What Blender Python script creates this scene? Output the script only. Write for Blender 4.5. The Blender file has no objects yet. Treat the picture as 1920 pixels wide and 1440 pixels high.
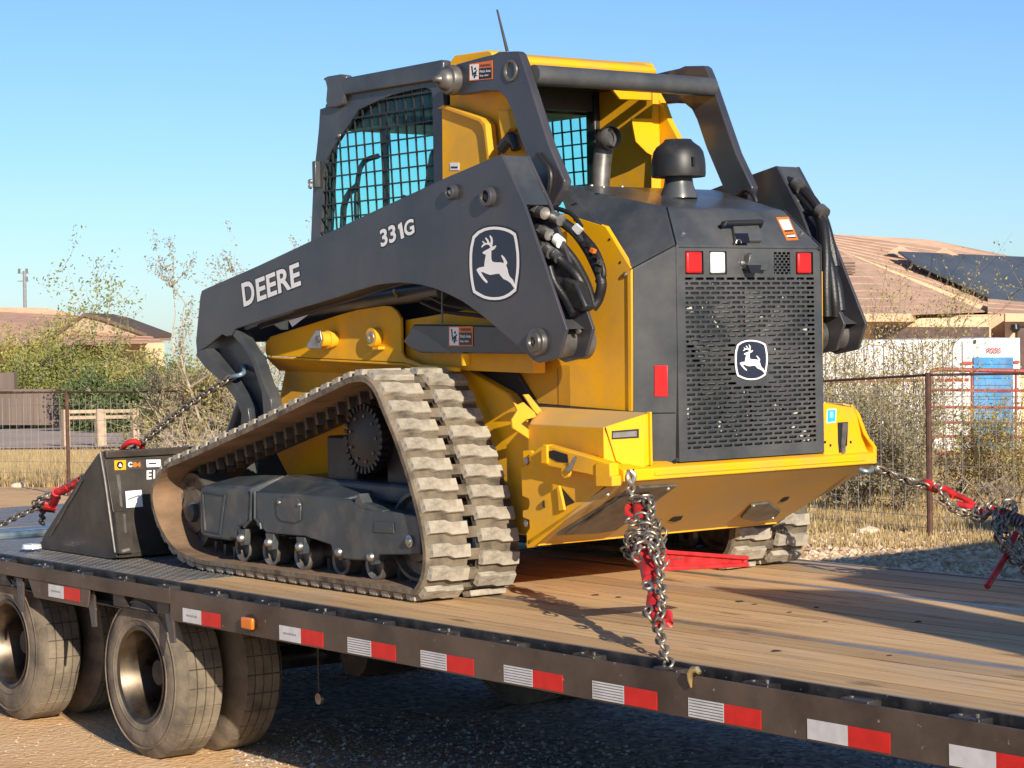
import bpy, bmesh, math, random
import numpy as np
from mathutils import Vector, Matrix, Quaternion, noise
from math import radians as R, sin, cos, pi, atan2, sqrt
random.seed(7)
SC = bpy.context.scene
COL = SC.collection
# ------------------------------------------------------------------ camera, sky, sun, exposure
CAM = Vector((-5.9803, -7.1172, 1.0538)); F = 4194.7
FW = Vector((0.6082, 0.7934, -0.0240)); RT = Vector((0.7933, -0.6086, -0.0181)); UP = Vector((0.0290, 0.0080, 0.9995))
FW.normalize(); RT = (RT - FW*RT.dot(FW)).normalized(); UP = RT.cross(FW)
cam_d = bpy.data.cameras.new('camera'); cam = bpy.data.objects.new('camera', cam_d); COL.objects.link(cam)
cam_d.sensor_width = 36; cam_d.lens = F*36/1920; cam_d.clip_start = 0.1; cam_d.clip_end = 3000
cam.matrix_world = Matrix(((RT.x, UP.x, -FW.x, CAM.x), (RT.y, UP.y, -FW.y, CAM.y), (RT.z, UP.z, -FW.z, CAM.z), (0, 0, 0, 1)))
SC.camera = cam
SUN_TRAVEL = Vector((0.268, 1.0, -0.385)).normalized()
world = bpy.data.worlds.new('World'); SC.world = world; world.use_nodes = True
wn = world.node_tree; wn.nodes.clear()
sky = wn.nodes.new('ShaderNodeTexSky'); sky.sky_type = 'NISHITA'; sky.sun_disc = False
sky.sun_elevation = math.asin(-SUN_TRAVEL.z); sky.sun_rotation = atan2(-SUN_TRAVEL.x, -SUN_TRAVEL.y)
sky.altitude = 400; sky.air_density = 1.0; sky.dust_density = 0.25; sky.ozone_density = 3.0
bg = wn.nodes.new('ShaderNodeBackground'); bg.inputs[1].default_value = 0.098
wo = wn.nodes.new('ShaderNodeOutputWorld'); hs_ = wn.nodes.new('ShaderNodeMix'); hs_.data_type = 'RGBA'; hs_.blend_type = 'MULTIPLY'; hs_.inputs[0].default_value = 1; hs_.inputs[7].default_value = (0.65, 0.82, 1.08, 1)
wn.links.new(sky.outputs[0], hs_.inputs[6]); wn.links.new(hs_.outputs[2], bg.inputs[0]); wn.links.new(bg.outputs[0], wo.inputs[0])
sl = bpy.data.lights.new('sun', 'SUN'); sl.energy = 5.0; sl.angle = R(0.5); sl.color = (1.0, 0.90, 0.74)
so = bpy.data.objects.new('sun', sl); COL.objects.link(so); so.location = (-5, -15, 12)
so.rotation_euler = SUN_TRAVEL.to_track_quat('-Z', 'Y').to_euler()
SC.view_settings.view_transform = 'Standard'; SC.view_settings.look = 'None'; SC.view_settings.gamma = 1
SC.view_settings.use_curve_mapping = False; SC.view_settings.exposure = 0.42

# ------------------------------------------------------------------ survey helpers: points of the place read off the photograph at known planes
def ray(px, py): return FW + RT*((px-960)/F) - UP*((py-720)/F)
def onX(px, py, v): d = ray(px, py); return CAM + d*((v-CAM.x)/d.x)
def onY(px, py, v): d = ray(px, py); return CAM + d*((v-CAM.y)/d.y)
def onZ(px, py, v): d = ray(px, py); return CAM + d*((v-CAM.z)/d.z)
def at(px, py, dist): return CAM + ray(px, py)*dist
def ground_h(x, y):
    d = (x-CAM.x)*0.608 + (y-CAM.y)*0.7934
    return -0.8 - 0.028*max(0.0, d-21.0)
def onG(px, py):
    d = ray(px, py)
    if d.z >= -1e-4: d = Vector((d.x, d.y, -0.02))
    a, b = 1.0, 400.0
    for _ in range(50):
        m = (a+b)/2; p = CAM+d*m
        if p.z > ground_h(p.x, p.y): a = m
        else: b = m
    return CAM+d*a

# ------------------------------------------------------------------ materials
def s2l(c): return tuple(((v/255)/12.92 if v/255 <= 0.04045 else ((v/255+0.055)/1.055)**2.4) for v in c)
def N(t, ty, **k):
    n = t.nodes.new(ty)
    for a, b in k.items(): setattr(n, a, b)
    return n
def mat(name, col, rough=0.5, metal=0.0, var=0.12, vscale=6.0, bump=0.0, bscale=60.0, dust=None, dscale=5.0, damt=0.45, col2=None, spec=0.5, coat=0.0, stretch=None, objrand=0.0, chips=None):
    m = bpy.data.materials.new(name); m.use_nodes = True; t = m.node_tree; b = t.nodes['Principled BSDF']
    L = t.links.new
    tc = N(t, 'ShaderNodeTexCoord'); mp = N(t, 'ShaderNodeMapping'); L(tc.outputs['Object'], mp.inputs[0])
    if stretch: mp.inputs['Scale'].default_value = stretch
    n1 = N(t, 'ShaderNodeTexNoise'); n1.inputs['Scale'].default_value = vscale; n1.inputs['Detail'].default_value = 6; L(mp.outputs[0], n1.inputs[0])
    c2 = col2 if col2 else tuple(max(0, v*(1-var*1.6)) for v in col); c1 = tuple(min(1, v*(1+var)) for v in col) if not col2 else col
    cr = N(t, 'ShaderNodeValToRGB'); cr.color_ramp.elements[0].position = 0.32; cr.color_ramp.elements[1].position = 0.68
    cr.color_ramp.elements[0].color = (*c2, 1); cr.color_ramp.elements[1].color = (*c1, 1); L(n1.outputs[0], cr.inputs[0])
    out = cr.outputs[0]
    if objrand:
        oi = N(t, 'ShaderNodeObjectInfo'); mr = N(t, 'ShaderNodeMapRange'); mr.inputs[3].default_value = 1-objrand; mr.inputs[4].default_value = 1+objrand
        L(oi.outputs['Random'], mr.inputs[0]); hv = N(t, 'ShaderNodeHueSaturation'); L(mr.outputs[0], hv.inputs['Value']); L(out, hv.inputs['Color']); out = hv.outputs[0]
    rr = N(t, 'ShaderNodeMapRange'); rr.inputs[3].default_value = max(0.02, rough-0.1); rr.inputs[4].default_value = min(1, rough+0.12)
    L(n1.outputs[0], rr.inputs[0]); L(rr.outputs[0], b.inputs['Roughness'])
    if dust:
        n2 = N(t, 'ShaderNodeTexNoise'); n2.inputs['Scale'].default_value = dscale; n2.inputs['Detail'].default_value = 9; n2.inputs['Roughness'].default_value = 0.65; L(tc.outputs['Object'], n2.inputs[0])
        r2 = N(t, 'ShaderNodeMapRange'); r2.inputs[1].default_value = 1-damt-0.16; r2.inputs[2].default_value = 1-damt+0.22; L(n2.outputs[0], r2.inputs[0])
        mx = N(t, 'ShaderNodeMix', data_type='RGBA'); L(r2.outputs[0], mx.inputs[0]); L(out, mx.inputs[6]); mx.inputs[7].default_value = (*dust, 1); out = mx.outputs[2]
    if chips:
        n3 = N(t, 'ShaderNodeTexNoise'); n3.inputs['Scale'].default_value = chips[1]; n3.inputs['Detail'].default_value = 3; L(mp.outputs[0], n3.inputs[0])
        r3 = N(t, 'ShaderNodeMapRange'); r3.inputs[1].default_value = chips[2]; r3.inputs[2].default_value = chips[2]+0.03; L(n3.outputs[0], r3.inputs[0])
        mx = N(t, 'ShaderNodeMix', data_type='RGBA'); L(r3.outputs[0], mx.inputs[0]); L(out, mx.inputs[6]); mx.inputs[7].default_value = (*chips[0], 1); out = mx.outputs[2]
    L(out, b.inputs['Base Color'])
    b.inputs['Metallic'].default_value = metal; b.inputs['Specular IOR Level'].default_value = spec
    if coat: b.inputs['Coat Weight'].default_value = coat; b.inputs['Coat Roughness'].default_value = 0.12
    if bump:
        nb = N(t, 'ShaderNodeTexNoise'); nb.inputs['Scale'].default_value = bscale; nb.inputs['Detail'].default_value = 5; L(mp.outputs[0], nb.inputs[0])
        bp = N(t, 'ShaderNodeBump'); bp.inputs['Strength'].default_value = bump; bp.inputs['Distance'].default_value = 0.01; L(nb.outputs[0], bp.inputs['Height']); L(bp.outputs[0], b.inputs['Normal'])
    return m
TAN = (0.30, 0.20, 0.11)
YEL = mat('yellow_paint', (0.86, 0.425, 0.004), 0.52, var=0.05, vscale=2.0, spec=0.25, dust=(0.55, 0.31, 0.08), dscale=3.2, damt=0.42, bump=0.03, bscale=160, chips=((0.40, 0.22, 0.07), 42, 0.735))
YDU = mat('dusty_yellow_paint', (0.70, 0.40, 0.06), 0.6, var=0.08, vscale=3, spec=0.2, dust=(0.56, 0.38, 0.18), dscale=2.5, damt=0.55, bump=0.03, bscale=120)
DRK = mat('dark_grey_paint', (0.036, 0.042, 0.048), 0.36, var=0.12, vscale=2.5, coat=0.15, dust=(0.105, 0.104, 0.102), dscale=3.0, damt=0.46, bump=0.02, bscale=220)
ARM = mat('arm_grey_paint', (0.034, 0.036, 0.047), 0.33, var=0.10, vscale=1.8, coat=0.25, dust=(0.075, 0.066, 0.068), dscale=2.2, damt=0.44, bump=0.03, bscale=150, chips=((0.17, 0.16, 0.15), 60, 0.745))
SLT = mat('slate_undercarriage_paint', (0.045, 0.058, 0.068), 0.38, var=0.15, vscale=5, dust=(0.16, 0.14, 0.115), dscale=6, damt=0.36, bump=0.05, bscale=90)
BLK = mat('black_plastic', (0.018, 0.018, 0.019), 0.45, var=0.15, dust=(0.07, 0.06, 0.05), dscale=9, damt=0.32)
HOSE = mat('black_hose_rubber', (0.014, 0.014, 0.015), 0.42, var=0.2, bump=0.15, bscale=150)
VOID = mat('unlit_void_black', (0.010, 0.010, 0.011), 0.7)  # near-black standing in for the unlit depth of engine bay, slots and openings
RUB = mat('dusty_track_rubber', (0.105, 0.082, 0.058), 0.9, var=0.3, vscale=14, bump=0.45, bscale=40, dust=(0.24, 0.19, 0.13), dscale=7, damt=0.47)
RUBI = mat('muddy_inner_rubber', (0.15, 0.095, 0.058), 0.92, var=0.3, vscale=9, bump=0.35, bscale=55, dust=(0.31, 0.185, 0.10), dscale=4, damt=0.52, stretch=(0.3, 1, 1))
LUG = mat('worn_lug_rubber', (0.27, 0.235, 0.185), 0.88, var=0.25, vscale=26, bump=0.4, bscale=60, dust=(0.43, 0.38, 0.30), dscale=13, damt=0.52, objrand=0.14, chips=((0.13, 0.10, 0.075), 30, 0.70))
STL = mat('zinc_steel', (0.42, 0.40, 0.37), 0.4, metal=0.9, var=0.2, vscale=20)
GRS = mat('greasy_grey_steel', (0.16, 0.15, 0.14), 0.42, metal=0.5, var=0.3, vscale=15, dust=(0.18, 0.14, 0.10), damt=0.3)
CHN = mat('chain_steel', (0.30, 0.26, 0.21), 0.42, metal=0.75, var=0.5, vscale=30, objrand=0.2)
REDP = mat('red_binder_paint', (0.56, 0.022, 0.022), 0.42, var=0.25, vscale=25, chips=((0.10, 0.055, 0.04), 45, 0.63))
BRASS = mat('yellow_zinc_hook', (0.62, 0.48, 0.24), 0.35, metal=0.8, var=0.2)
BKT = mat('bucket_black_paint', (0.030, 0.026, 0.023), 0.38, var=0.25, vscale=4, dust=(0.085, 0.066, 0.050), dscale=5, damt=0.42, bump=0.06, bscale=80)
RAIL = mat('dusty_brown_black_rail', (0.062, 0.044, 0.034), 0.45, var=0.25, vscale=3, dust=(0.125, 0.088, 0.062), dscale=3, damt=0.46, chips=((0.27, 0.22, 0.17), 26, 0.70), bump=0.06, bscale=90)
TBLK = mat('trailer_black_steel', (0.017, 0.017, 0.019), 0.4, var=0.3, vscale=8, dust=(0.11, 0.09, 0.07), dscale=10, damt=0.36, chips=((0.2, 0.19, 0.18), 60, 0.7))
WHT = mat('white_decal', (0.80, 0.80, 0.80), 0.4, var=0.03)
BLD = mat('black_decal', (0.010, 0.011, 0.016), 0.35, var=0.03)
NVY = mat('navy_decal', (0.018, 0.024, 0.045), 0.3, var=0.1)
RDD = mat('red_reflector', (0.62, 0.012, 0.012), 0.35, var=0.10, vscale=18)
RFW = mat('white_reflector', (0.62, 0.62, 0.62), 0.4, var=0.08, vscale=20)
ORD = mat('orange_decal', (0.72, 0.17, 0.02), 0.4, var=0.05)
AMB = mat('amber_marker', (0.80, 0.19, 0.01), 0.2, var=0.1, coat=0.6)
CYD = mat('cyan_decal', (0.03, 0.50, 0.62), 0.4)
RIMM = mat('worn_roller_steel', (0.22, 0.20, 0.18), 0.45, metal=0.6, var=0.4, vscale=12, dust=(0.2, 0.15, 0.1), damt=0.4)
LENS = mat('white_lamp_lens', (0.78, 0.78, 0.75), 0.12, var=0.2, vscale=40, coat=0.8)
CHR = mat('chromed_rim', (0.13, 0.115, 0.10), 0.42, metal=0.95, var=0.5, vscale=14, dust=(0.16, 0.12, 0.08), dscale=12, damt=0.52)
TYR = mat('dusty_tyre_rubber', (0.13, 0.105, 0.08), 0.92, var=0.25, vscale=9, bump=0.3, bscale=50, dust=(0.30, 0.24, 0.165), dscale=5, damt=0.47)
HUBB = mat('dusty_shade_black_hub', (0.02, 0.018, 0.016), 0.55, dust=(0.12, 0.085, 0.055), dscale=9, damt=0.4)  # base blackened for the shade inside the rim, with dust over it
SPCK = mat('glint_speckled_radiator', (0.02, 0.02, 0.02), 0.5, chips=((0.55, 0.52, 0.47), 22, 0.655))  # dark core; the pale specks are highlights painted into its colour
BLUE = mat('faded_blue_steel', (0.10, 0.15, 0.20), 0.35, var=0.5, dust=(0.25, 0.24, 0.22), damt=0.4)
GLZ = bpy.data.materials.new('tinted_cab_glass'); GLZ.use_nodes = True
_t = GLZ.node_tree; _t.nodes.clear(); _o = N(_t, 'ShaderNodeOutputMaterial'); _a = N(_t, 'ShaderNodeBsdfTransparent'); _a.inputs[0].default_value = (0.77, 0.98, 0.95, 1)
_g = N(_t, 'ShaderNodeBsdfGlossy'); _g.inputs['Roughness'].default_value = 0.03; _m = N(_t, 'ShaderNodeMixShader'); _q = N(_t, 'ShaderNodeMath', operation='MULTIPLY'); _q.inputs[1].default_value = 0.5; _f = N(_t, 'ShaderNodeLayerWeight'); _f.inputs[0].default_value = 0.06
_t.links.new(_f.outputs['Facing'], _q.inputs[0]); _t.links.new(_q.outputs[0], _m.inputs[0]); _t.links.new(_a.outputs[0], _m.inputs[1]); _t.links.new(_g.outputs[0], _m.inputs[2]); _t.links.new(_m.outputs[0], _o.inputs[0])

# ------------------------------------------------------------------ object helpers
def link(o, parent=None):
    COL.objects.link(o)
    if parent is not None:
        o.parent = parent
        if parent.type == 'EMPTY': o.matrix_parent_inverse = Matrix.Translation(-parent.location)
        else: o.matrix_parent_inverse = parent.matrix_basis.inverted()
    return o
def tag(o, label=None, cat=None, group=None, kind=None):
    if label: o['label'] = label
    if cat: o['category'] = cat
    if group: o['group'] = group
    if kind: o['kind'] = kind
    return o
def thing(name, loc, label, cat, group=None):
    o = bpy.data.objects.new(name, None); o.empty_display_size = 0.2; COL.objects.link(o); o.location = loc
    return tag(o, label, cat, group)
def V(*a): return Vector(a)
def frame_of(d):
    d = Vector(d).normalized(); a = Vector((0, 0, 1)) if abs(d.z) < 0.9 else Vector((1, 0, 0))
    u = d.cross(a).normalized(); return u, d.cross(u).normalized()
class MB:
    def __init__(s): s.v = []; s.f = []
    def add(s, vs, fs):
        n = len(s.v); s.v += [tuple(p) for p in vs]; s.f += [tuple(i+n for i in f) for f in fs]; return s
    def box(s, a, b):
        x0, x1 = sorted((a[0], b[0])); y0, y1 = sorted((a[1], b[1])); z0, z1 = sorted((a[2], b[2]))
        return s.add([(x0,y0,z0),(x1,y0,z0),(x1,y1,z0),(x0,y1,z0),(x0,y0,z1),(x1,y0,z1),(x1,y1,z1),(x0,y1,z1)],
                     [(0,3,2,1),(4,5,6,7),(0,1,5,4),(1,2,6,5),(2,3,7,6),(3,0,4,7)])
    def obox(s, c, ax, ay, az):
        c = Vector(c); ax, ay, az = Vector(ax), Vector(ay), Vector(az); vs = []
        for z in (-1, 1):
            for x, y in ((-1,-1),(1,-1),(1,1),(-1,1)): vs.append(c+ax*x+ay*y+az*z)
        return s.add(vs, [(0,3,2,1),(4,5,6,7),(0,1,5,4),(1,2,6,5),(2,3,7,6),(3,0,4,7)])
    def prism(s, pts, off):
        pts = [Vector(p) for p in pts]; off = Vector(off); n = len(pts)
        nr = Vector((0,0,0))
        for i in range(n): nr += pts[i].cross(pts[(i+1)%n])
        if nr.dot(off) > 0: pts = pts[::-1]
        vs = pts + [p+off for p in pts]
        fs = [tuple(range(n)), tuple(range(2*n-1, n-1, -1))] + [(i, i+n, (i+1)%n+n, (i+1)%n) for i in range(n)]
        return s.add(vs, fs)
    def cyl(s, a, b, r0, r1=None, n=20, cap=True):
        a, b = Vector(a), Vector(b); r1 = r0 if r1 is None else r1; u, w = frame_of(b-a); vs = []
        for c, r in ((a, r0), (b, r1)):
            for i in range(n): t = 2*pi*i/n; vs.append(c+u*(r*cos(t))+w*(r*sin(t)))
        fs = [(i, (i+1)%n, (i+1)%n+n, i+n) for i in range(n)]
        if cap: fs += [tuple(range(n-1, -1, -1)), tuple(range(n, 2*n))]
        return s.add(vs, fs)
    def lathe(s, c, d, prof, n=32):
        c = Vector(c); d = Vector(d).normalized(); u, w = frame_of(d); vs = []; m = len(prof)
        for h, r in prof:
            for i in range(n): t = 2*pi*i/n; vs.append(c+d*h+u*(r*cos(t))+w*(r*sin(t)))
        fs = [(j*n+i, j*n+(i+1)%n, (j+1)*n+(i+1)%n, (j+1)*n+i) for j in range(m-1) for i in range(n)]
        return s.add(vs, fs)
    def tube(s, pts, r, n=8, smooth=0, cap=True):
        pts = [Vector(p) for p in pts]
        if smooth: pts = catmull(pts, smooth)
        rs = r if isinstance(r, (list, tuple)) else [r]*len(pts)
        if len(rs) != len(pts): rs = [rs[0]+(rs[-1]-rs[0])*i/(len(pts)-1) for i in range(len(pts))]
        vs = []; u = None
        for i, p in enumerate(pts):
            d = (pts[min(i+1, len(pts)-1)]-pts[max(i-1, 0)]).normalized()
            if u is None: u, w = frame_of(d)
            else: u = (u-d*u.dot(d)); u = u.normalized() if u.length > 1e-6 else frame_of(d)[0]; w = d.cross(u)
            for k in range(n): t = 2*pi*k/n; vs.append(p+u*(rs[i]*cos(t))+w*(rs[i]*sin(t)))
        m = len(pts); fs = [(j*n+i, j*n+(i+1)%n, (j+1)*n+(i+1)%n, (j+1)*n+i) for j in range(m-1) for i in range(n)]
        if cap: fs += [tuple(range(n-1, -1, -1)), tuple(range((m-1)*n, m*n))]
        return s.add(vs, fs)
    def mirror(s):
        n = MB(); n.v = [(-x, y, z) for x, y, z in s.v]; n.f = [f[::-1] for f in s.f]; return n
    def mesh(s, name, m, smooth=False, ang=35):
        me = bpy.data.meshes.new(name); me.from_pydata(s.v, [], s.f); me.materials.append(m)
        if smooth: me.shade_smooth(); me.set_sharp_from_angle(angle=R(ang))
        me.update(); return me
    def obj(s, name, m, parent=None, bevel=0.0, smooth=False, seg=2, label=None, ang=35):
        o = bpy.data.objects.new(name, s.mesh(name, m, smooth or bevel > 0, ang)); link(o, parent)
        if bevel:
            b = o.modifiers.new('bevel', 'BEVEL'); b.width = bevel; b.segments = seg; b.limit_method = 'ANGLE'; b.angle_limit = R(28); b.harden_normals = False
        if label: o['label'] = label
        return o
def catmull(pts, k, closed=False):
    out = []; n = len(pts); rng = range(n if closed else n-1)
    for i in rng:
        if closed: p0, p1, p2, p3 = pts[(i-1)%n], pts[i], pts[(i+1)%n], pts[(i+2)%n]
        else: p0, p1, p2, p3 = pts[max(i-1,0)], pts[i], pts[i+1], pts[min(i+2,n-1)]
        for j in range(k):
            t = j/k; out.append(0.5*((2*p1)+(p2-p0)*t+(2*p0-5*p1+4*p2-p3)*t*t+(3*p1-p0-3*p2+p3)*t*t*t))
    if not closed: out.append(pts[-1])
    return out
def both(name, mb, m, parent, **k):
    return mb.obj(name, m, parent, **k), mb.mirror().obj(name, m, parent, **k)
def XP(v, pts): return [onX(px, py, v) for px, py in pts]
def YP(v, pts): return [onY(px, py, v) for px, py in pts]
def plateX(x, pts, t): return MB().prism(XP(x, pts), (t, 0, 0))
def plateY(y, pts, t): return MB().prism(YP(y, pts), (0, t, 0))
# flat decals / lettering: affine map of glyph outlines onto a quad given by three corners
def text_mb(txt, bl, br, tl, bold=0.0, depth=0.0015, out=None):
    cu = bpy.data.curves.new('tmp', 'FONT'); cu.body = txt; cu.offset = bold; cu.resolution_u = 4
    to = bpy.data.objects.new('tmp', cu); COL.objects.link(to); bpy.context.view_layer.update()
    me = to.to_mesh(); vs = [Vector(v.co) for v in me.vertices]; fs = [tuple(p.vertices) for p in me.polygons]; to.to_mesh_clear()
    bpy.data.objects.remove(to); bpy.data.curves.remove(cu)
    x0, x1 = min(v.x for v in vs), max(v.x for v in vs); y0, y1 = min(v.y for v in vs), max(v.y for v in vs)
    bl, br, tl = Vector(bl), Vector(br), Vector(tl); nrm = (br-bl).cross(tl-bl).normalized()
    if out is not None and nrm.dot(Vector(out)) < 0: nrm = -nrm
    mb = MB(); pts = [bl+(br-bl)*((v.x-x0)/(x1-x0))+(tl-bl)*((v.y-y0)/(y1-y0))+nrm*depth for v in vs]
    return mb.add(pts, fs)
def slab(quad, out, t=0.0015):
    return MB().prism(quad, Vector(out).normalized()*t)

# ------------------------------------------------------------------ ground
def axis_vals(c0, c1, near, far, n):
    t = np.linspace(-1, 1, n); s = np.sign(t)*np.abs(t)**2.6
    return np.where(s < 0, near + s*(near-c0), near + s*(c1-near))
gx = axis_vals(-500, 900, 3, 0, 170); gy = axis_vals(-500, 900, 4, 0, 170)
gv = []; 
for yy in gy:
    for xx in gx:
        h = ground_h(xx, yy)
        d = sqrt((xx-1)**2+(yy-3)**2)
        h += 0.02*noise.noise(Vector((xx*0.6, yy*0.6, 0)))*(1 if d < 60 else 0)
        gv.append((xx, yy, h))
gf = [(j*170+i, j*170+i+1, (j+1)*170+i+1, (j+1)*170+i) for j in range(169) for i in range(169)]
GM = bpy.data.materials.new('dry_ground'); GM.use_nodes = True; t = GM.node_tree; b = t.nodes['Principled BSDF']; Lk = t.links.new
tc = N(t, 'ShaderNodeTexCoord')
def nz(sc, det=8, rgh=0.6):
    n = N(t, 'ShaderNodeTexNoise'); n.inputs['Scale'].default_value = sc; n.inputs['Detail'].default_value = det; n.inputs['Roughness'].default_value = rgh; Lk(tc.outputs['Object'], n.inputs[0]); return n
def ramp(src, stops):
    r = N(t, 'ShaderNodeValToRGB'); e = r.color_ramp.elements
    e[0].position, e[0].color = stops[0][0], (*stops[0][1], 1); e[1].position, e[1].color = stops[-1][0], (*stops[-1][1], 1)
    for p, c in stops[1:-1]: q = e.new(p); q.color = (*c, 1)
    Lk(src, r.inputs[0]); return r
dirt = ramp(nz(0.9).outputs[0], [(0.3, (0.68, 0.41, 0.20)), (0.5, (0.80, 0.51, 0.27)), (0.7, (0.86, 0.60, 0.35))])
vg = N(t, 'ShaderNodeTexVoronoi'); vg.inputs['Scale'].default_value = 34; Lk(tc.outputs['Object'], vg.inputs[0])
grav = ramp(vg.outputs['Color'], [(0.1, (0.22, 0.19, 0.175)), (0.5, (0.38, 0.34, 0.30)), (0.9, (0.58, 0.52, 0.46))])
sep = N(t, 'ShaderNodeSeparateXYZ'); Lk(tc.outputs['Object'], sep.inputs[0])
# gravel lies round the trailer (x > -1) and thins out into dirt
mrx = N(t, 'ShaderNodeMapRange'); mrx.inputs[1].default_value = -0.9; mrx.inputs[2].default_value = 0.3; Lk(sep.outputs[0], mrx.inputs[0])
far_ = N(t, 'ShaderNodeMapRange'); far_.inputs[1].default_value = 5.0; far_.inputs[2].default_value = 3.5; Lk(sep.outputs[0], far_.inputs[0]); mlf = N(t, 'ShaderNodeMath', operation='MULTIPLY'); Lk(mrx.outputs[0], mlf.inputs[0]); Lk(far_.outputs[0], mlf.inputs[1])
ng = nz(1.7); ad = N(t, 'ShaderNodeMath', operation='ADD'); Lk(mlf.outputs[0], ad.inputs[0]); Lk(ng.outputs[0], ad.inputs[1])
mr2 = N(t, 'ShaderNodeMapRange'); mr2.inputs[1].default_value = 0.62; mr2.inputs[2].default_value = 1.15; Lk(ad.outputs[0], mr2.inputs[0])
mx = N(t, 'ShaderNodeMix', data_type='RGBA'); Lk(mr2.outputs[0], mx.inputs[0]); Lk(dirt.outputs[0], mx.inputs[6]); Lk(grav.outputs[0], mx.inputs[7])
Lk(mx.outputs[2], b.inputs['Base Color']); b.inputs['Roughness'].default_value = 0.95; b.inputs['Specular IOR Level'].default_value = 0.0
b1 = nz(28, 8, 0.7); bp = N(t, 'ShaderNodeBump'); bp.inputs['Strength'].default_value = 0.35; bp.inputs['Distance'].default_value = 0.03; Lk(b1.outputs[0], bp.inputs['Height'])
bp2 = N(t, 'ShaderNodeBump'); bp2.inputs['Strength'].default_value = 0.5; bp2.inputs['Distance'].default_value = 0.012; Lk(vg.outputs['Distance'], bp2.inputs['Height']); Lk(bp.outputs[0], bp2.inputs['Normal']); Lk(bp2.outputs[0], b.inputs['Normal'])
g = MB().add(gv, gf).obj('ground', GM, None, smooth=True, ang=180); tag(g, kind='structure')
ASPH = mat('sun_bleached_asphalt', (0.52, 0.41, 0.33), 0.9, var=0.12, vscale=0.4, spec=0.0)
rp = [onG(*p)+V(0, 0, 0.05) for p in [(-400, 806), (150, 803), (620, 803), (620, 838), (200, 842), (-400, 848)]]
road = MB().add(rp, [(5, 4, 1, 0), (4, 3, 2, 1)]).obj('road', ASPH); tag(road, kind='structure')
# loose stones: one countless mass of small rocks
def rock_field(name, n, region, smin, smax, mt, seed):
    rng = np.random.RandomState(seed); base = np.array([(1,0,0),(-1,0,0),(0,1,0),(0,-1,0),(0,0,1),(0,0,-0.6)], float)
    fs = [(0,2,4),(2,1,4),(1,3,4),(3,0,4),(2,0,5),(1,2,5),(3,1,5),(0,3,5)]
    vv = []; ff = []
    k = 0
    for i in range(n):
        x, y = region(rng)
        s = smin+(smax-smin)*rng.rand()**3; a = rng.rand()*6.28
        p = base*(s*(0.6+0.6*rng.rand(6, 1)))*np.array([1.2, 0.9, 0.65]); ca, sa = cos(a), sin(a)
        q = np.c_[p[:,0]*ca-p[:,1]*sa+x, p[:,0]*sa+p[:,1]*ca+y, p[:,2]+ground_h(x, y)+s*0.2]
        vv.append(q); ff += [(a0+k, b0+k, c0+k) for a0, b0, c0 in fs]; k += 6
    me = bpy.data.meshes.new(name); me.from_pydata(np.concatenate(vv).tolist(), [], ff); me.materials.append(mt)
    o = bpy.data.objects.new(name, me); COL.objects.link(o); return o
def stone_mat(name, a, b_, c):
    m = mat(name, a, 0.9, var=0.3, bump=0.2, spec=0.05); tt = m.node_tree; bb = tt.nodes['Principled BSDF']
    ge = N(tt, 'ShaderNodeNewGeometry'); rr = N(tt, 'ShaderNodeValToRGB'); e = rr.color_ramp.elements
    e[0].color = (*a, 1); e[1].color = (*c, 1); q = e.new(0.5); q.color = (*b_, 1)
    tt.links.new(ge.outputs['Random Per Island'], rr.inputs[0]); tt.links.new(rr.outputs[0], bb.inputs['Base Color']); return m
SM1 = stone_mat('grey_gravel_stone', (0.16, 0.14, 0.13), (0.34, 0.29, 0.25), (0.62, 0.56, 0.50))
SM2 = stone_mat('tan_gravel_stone', (0.36, 0.24, 0.14), (0.56, 0.40, 0.25), (0.74, 0.60, 0.43))
def reg_px(x0, x1, y0, y1):
    def f(rng): p = onG(x0+(x1-x0)*rng.rand(), y0+(y1-y0)*rng.rand()); return p.x, p.y
    return f
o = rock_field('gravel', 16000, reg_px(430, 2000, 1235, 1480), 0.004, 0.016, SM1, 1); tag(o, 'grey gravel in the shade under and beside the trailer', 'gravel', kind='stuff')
o = rock_field('gravel', 1500, reg_px(-80, 600, 1230, 1480), 0.003, 0.011, SM2, 2); tag(o, 'scattered small stones on the tan dirt by the trailer tyres', 'gravel', kind='stuff')
o = rock_field('gravel', 12000, reg_px(1440, 2000, 955, 1110), 0.01, 0.045, SM2, 3); tag(o, 'tan gravel between the trailer and the wire fence', 'gravel', kind='stuff')
def stone(px, py, w, label):
    p = onG(px, py); bm = bmesh.new(); bmesh.ops.create_icosphere(bm, subdivisions=2, radius=w)
    for v in bm.verts: v.co = Vector((v.co.x*1.3, v.co.y*0.9, v.co.z*0.55))*(1+0.28*noise.noise(v.co*3/w+Vector((px, 0, 0))))
    me = bpy.data.meshes.new('stone'); bm.to_mesh(me); bm.free(); me.materials.append(SM2); o = bpy.data.objects.new('stone', me); o.location = p+V(0, 0, w*0.2); COL.objects.link(o)
    tag(o, label, 'stone', 'stones lying on the dirt'); return o
stone(1628, 1002, 0.10, 'large pale angular stone lying on the gravel just behind the trailer deck')
stone(1597, 1006, 0.045, 'small dark stone beside the large pale stone on the gravel')
stone(36, 914, 0.10, 'pale stone at the foot of the dry grass left of the bucket')
stone(1690, 975, 0.05, 'small stone near the foot of the brown fence post')

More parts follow.
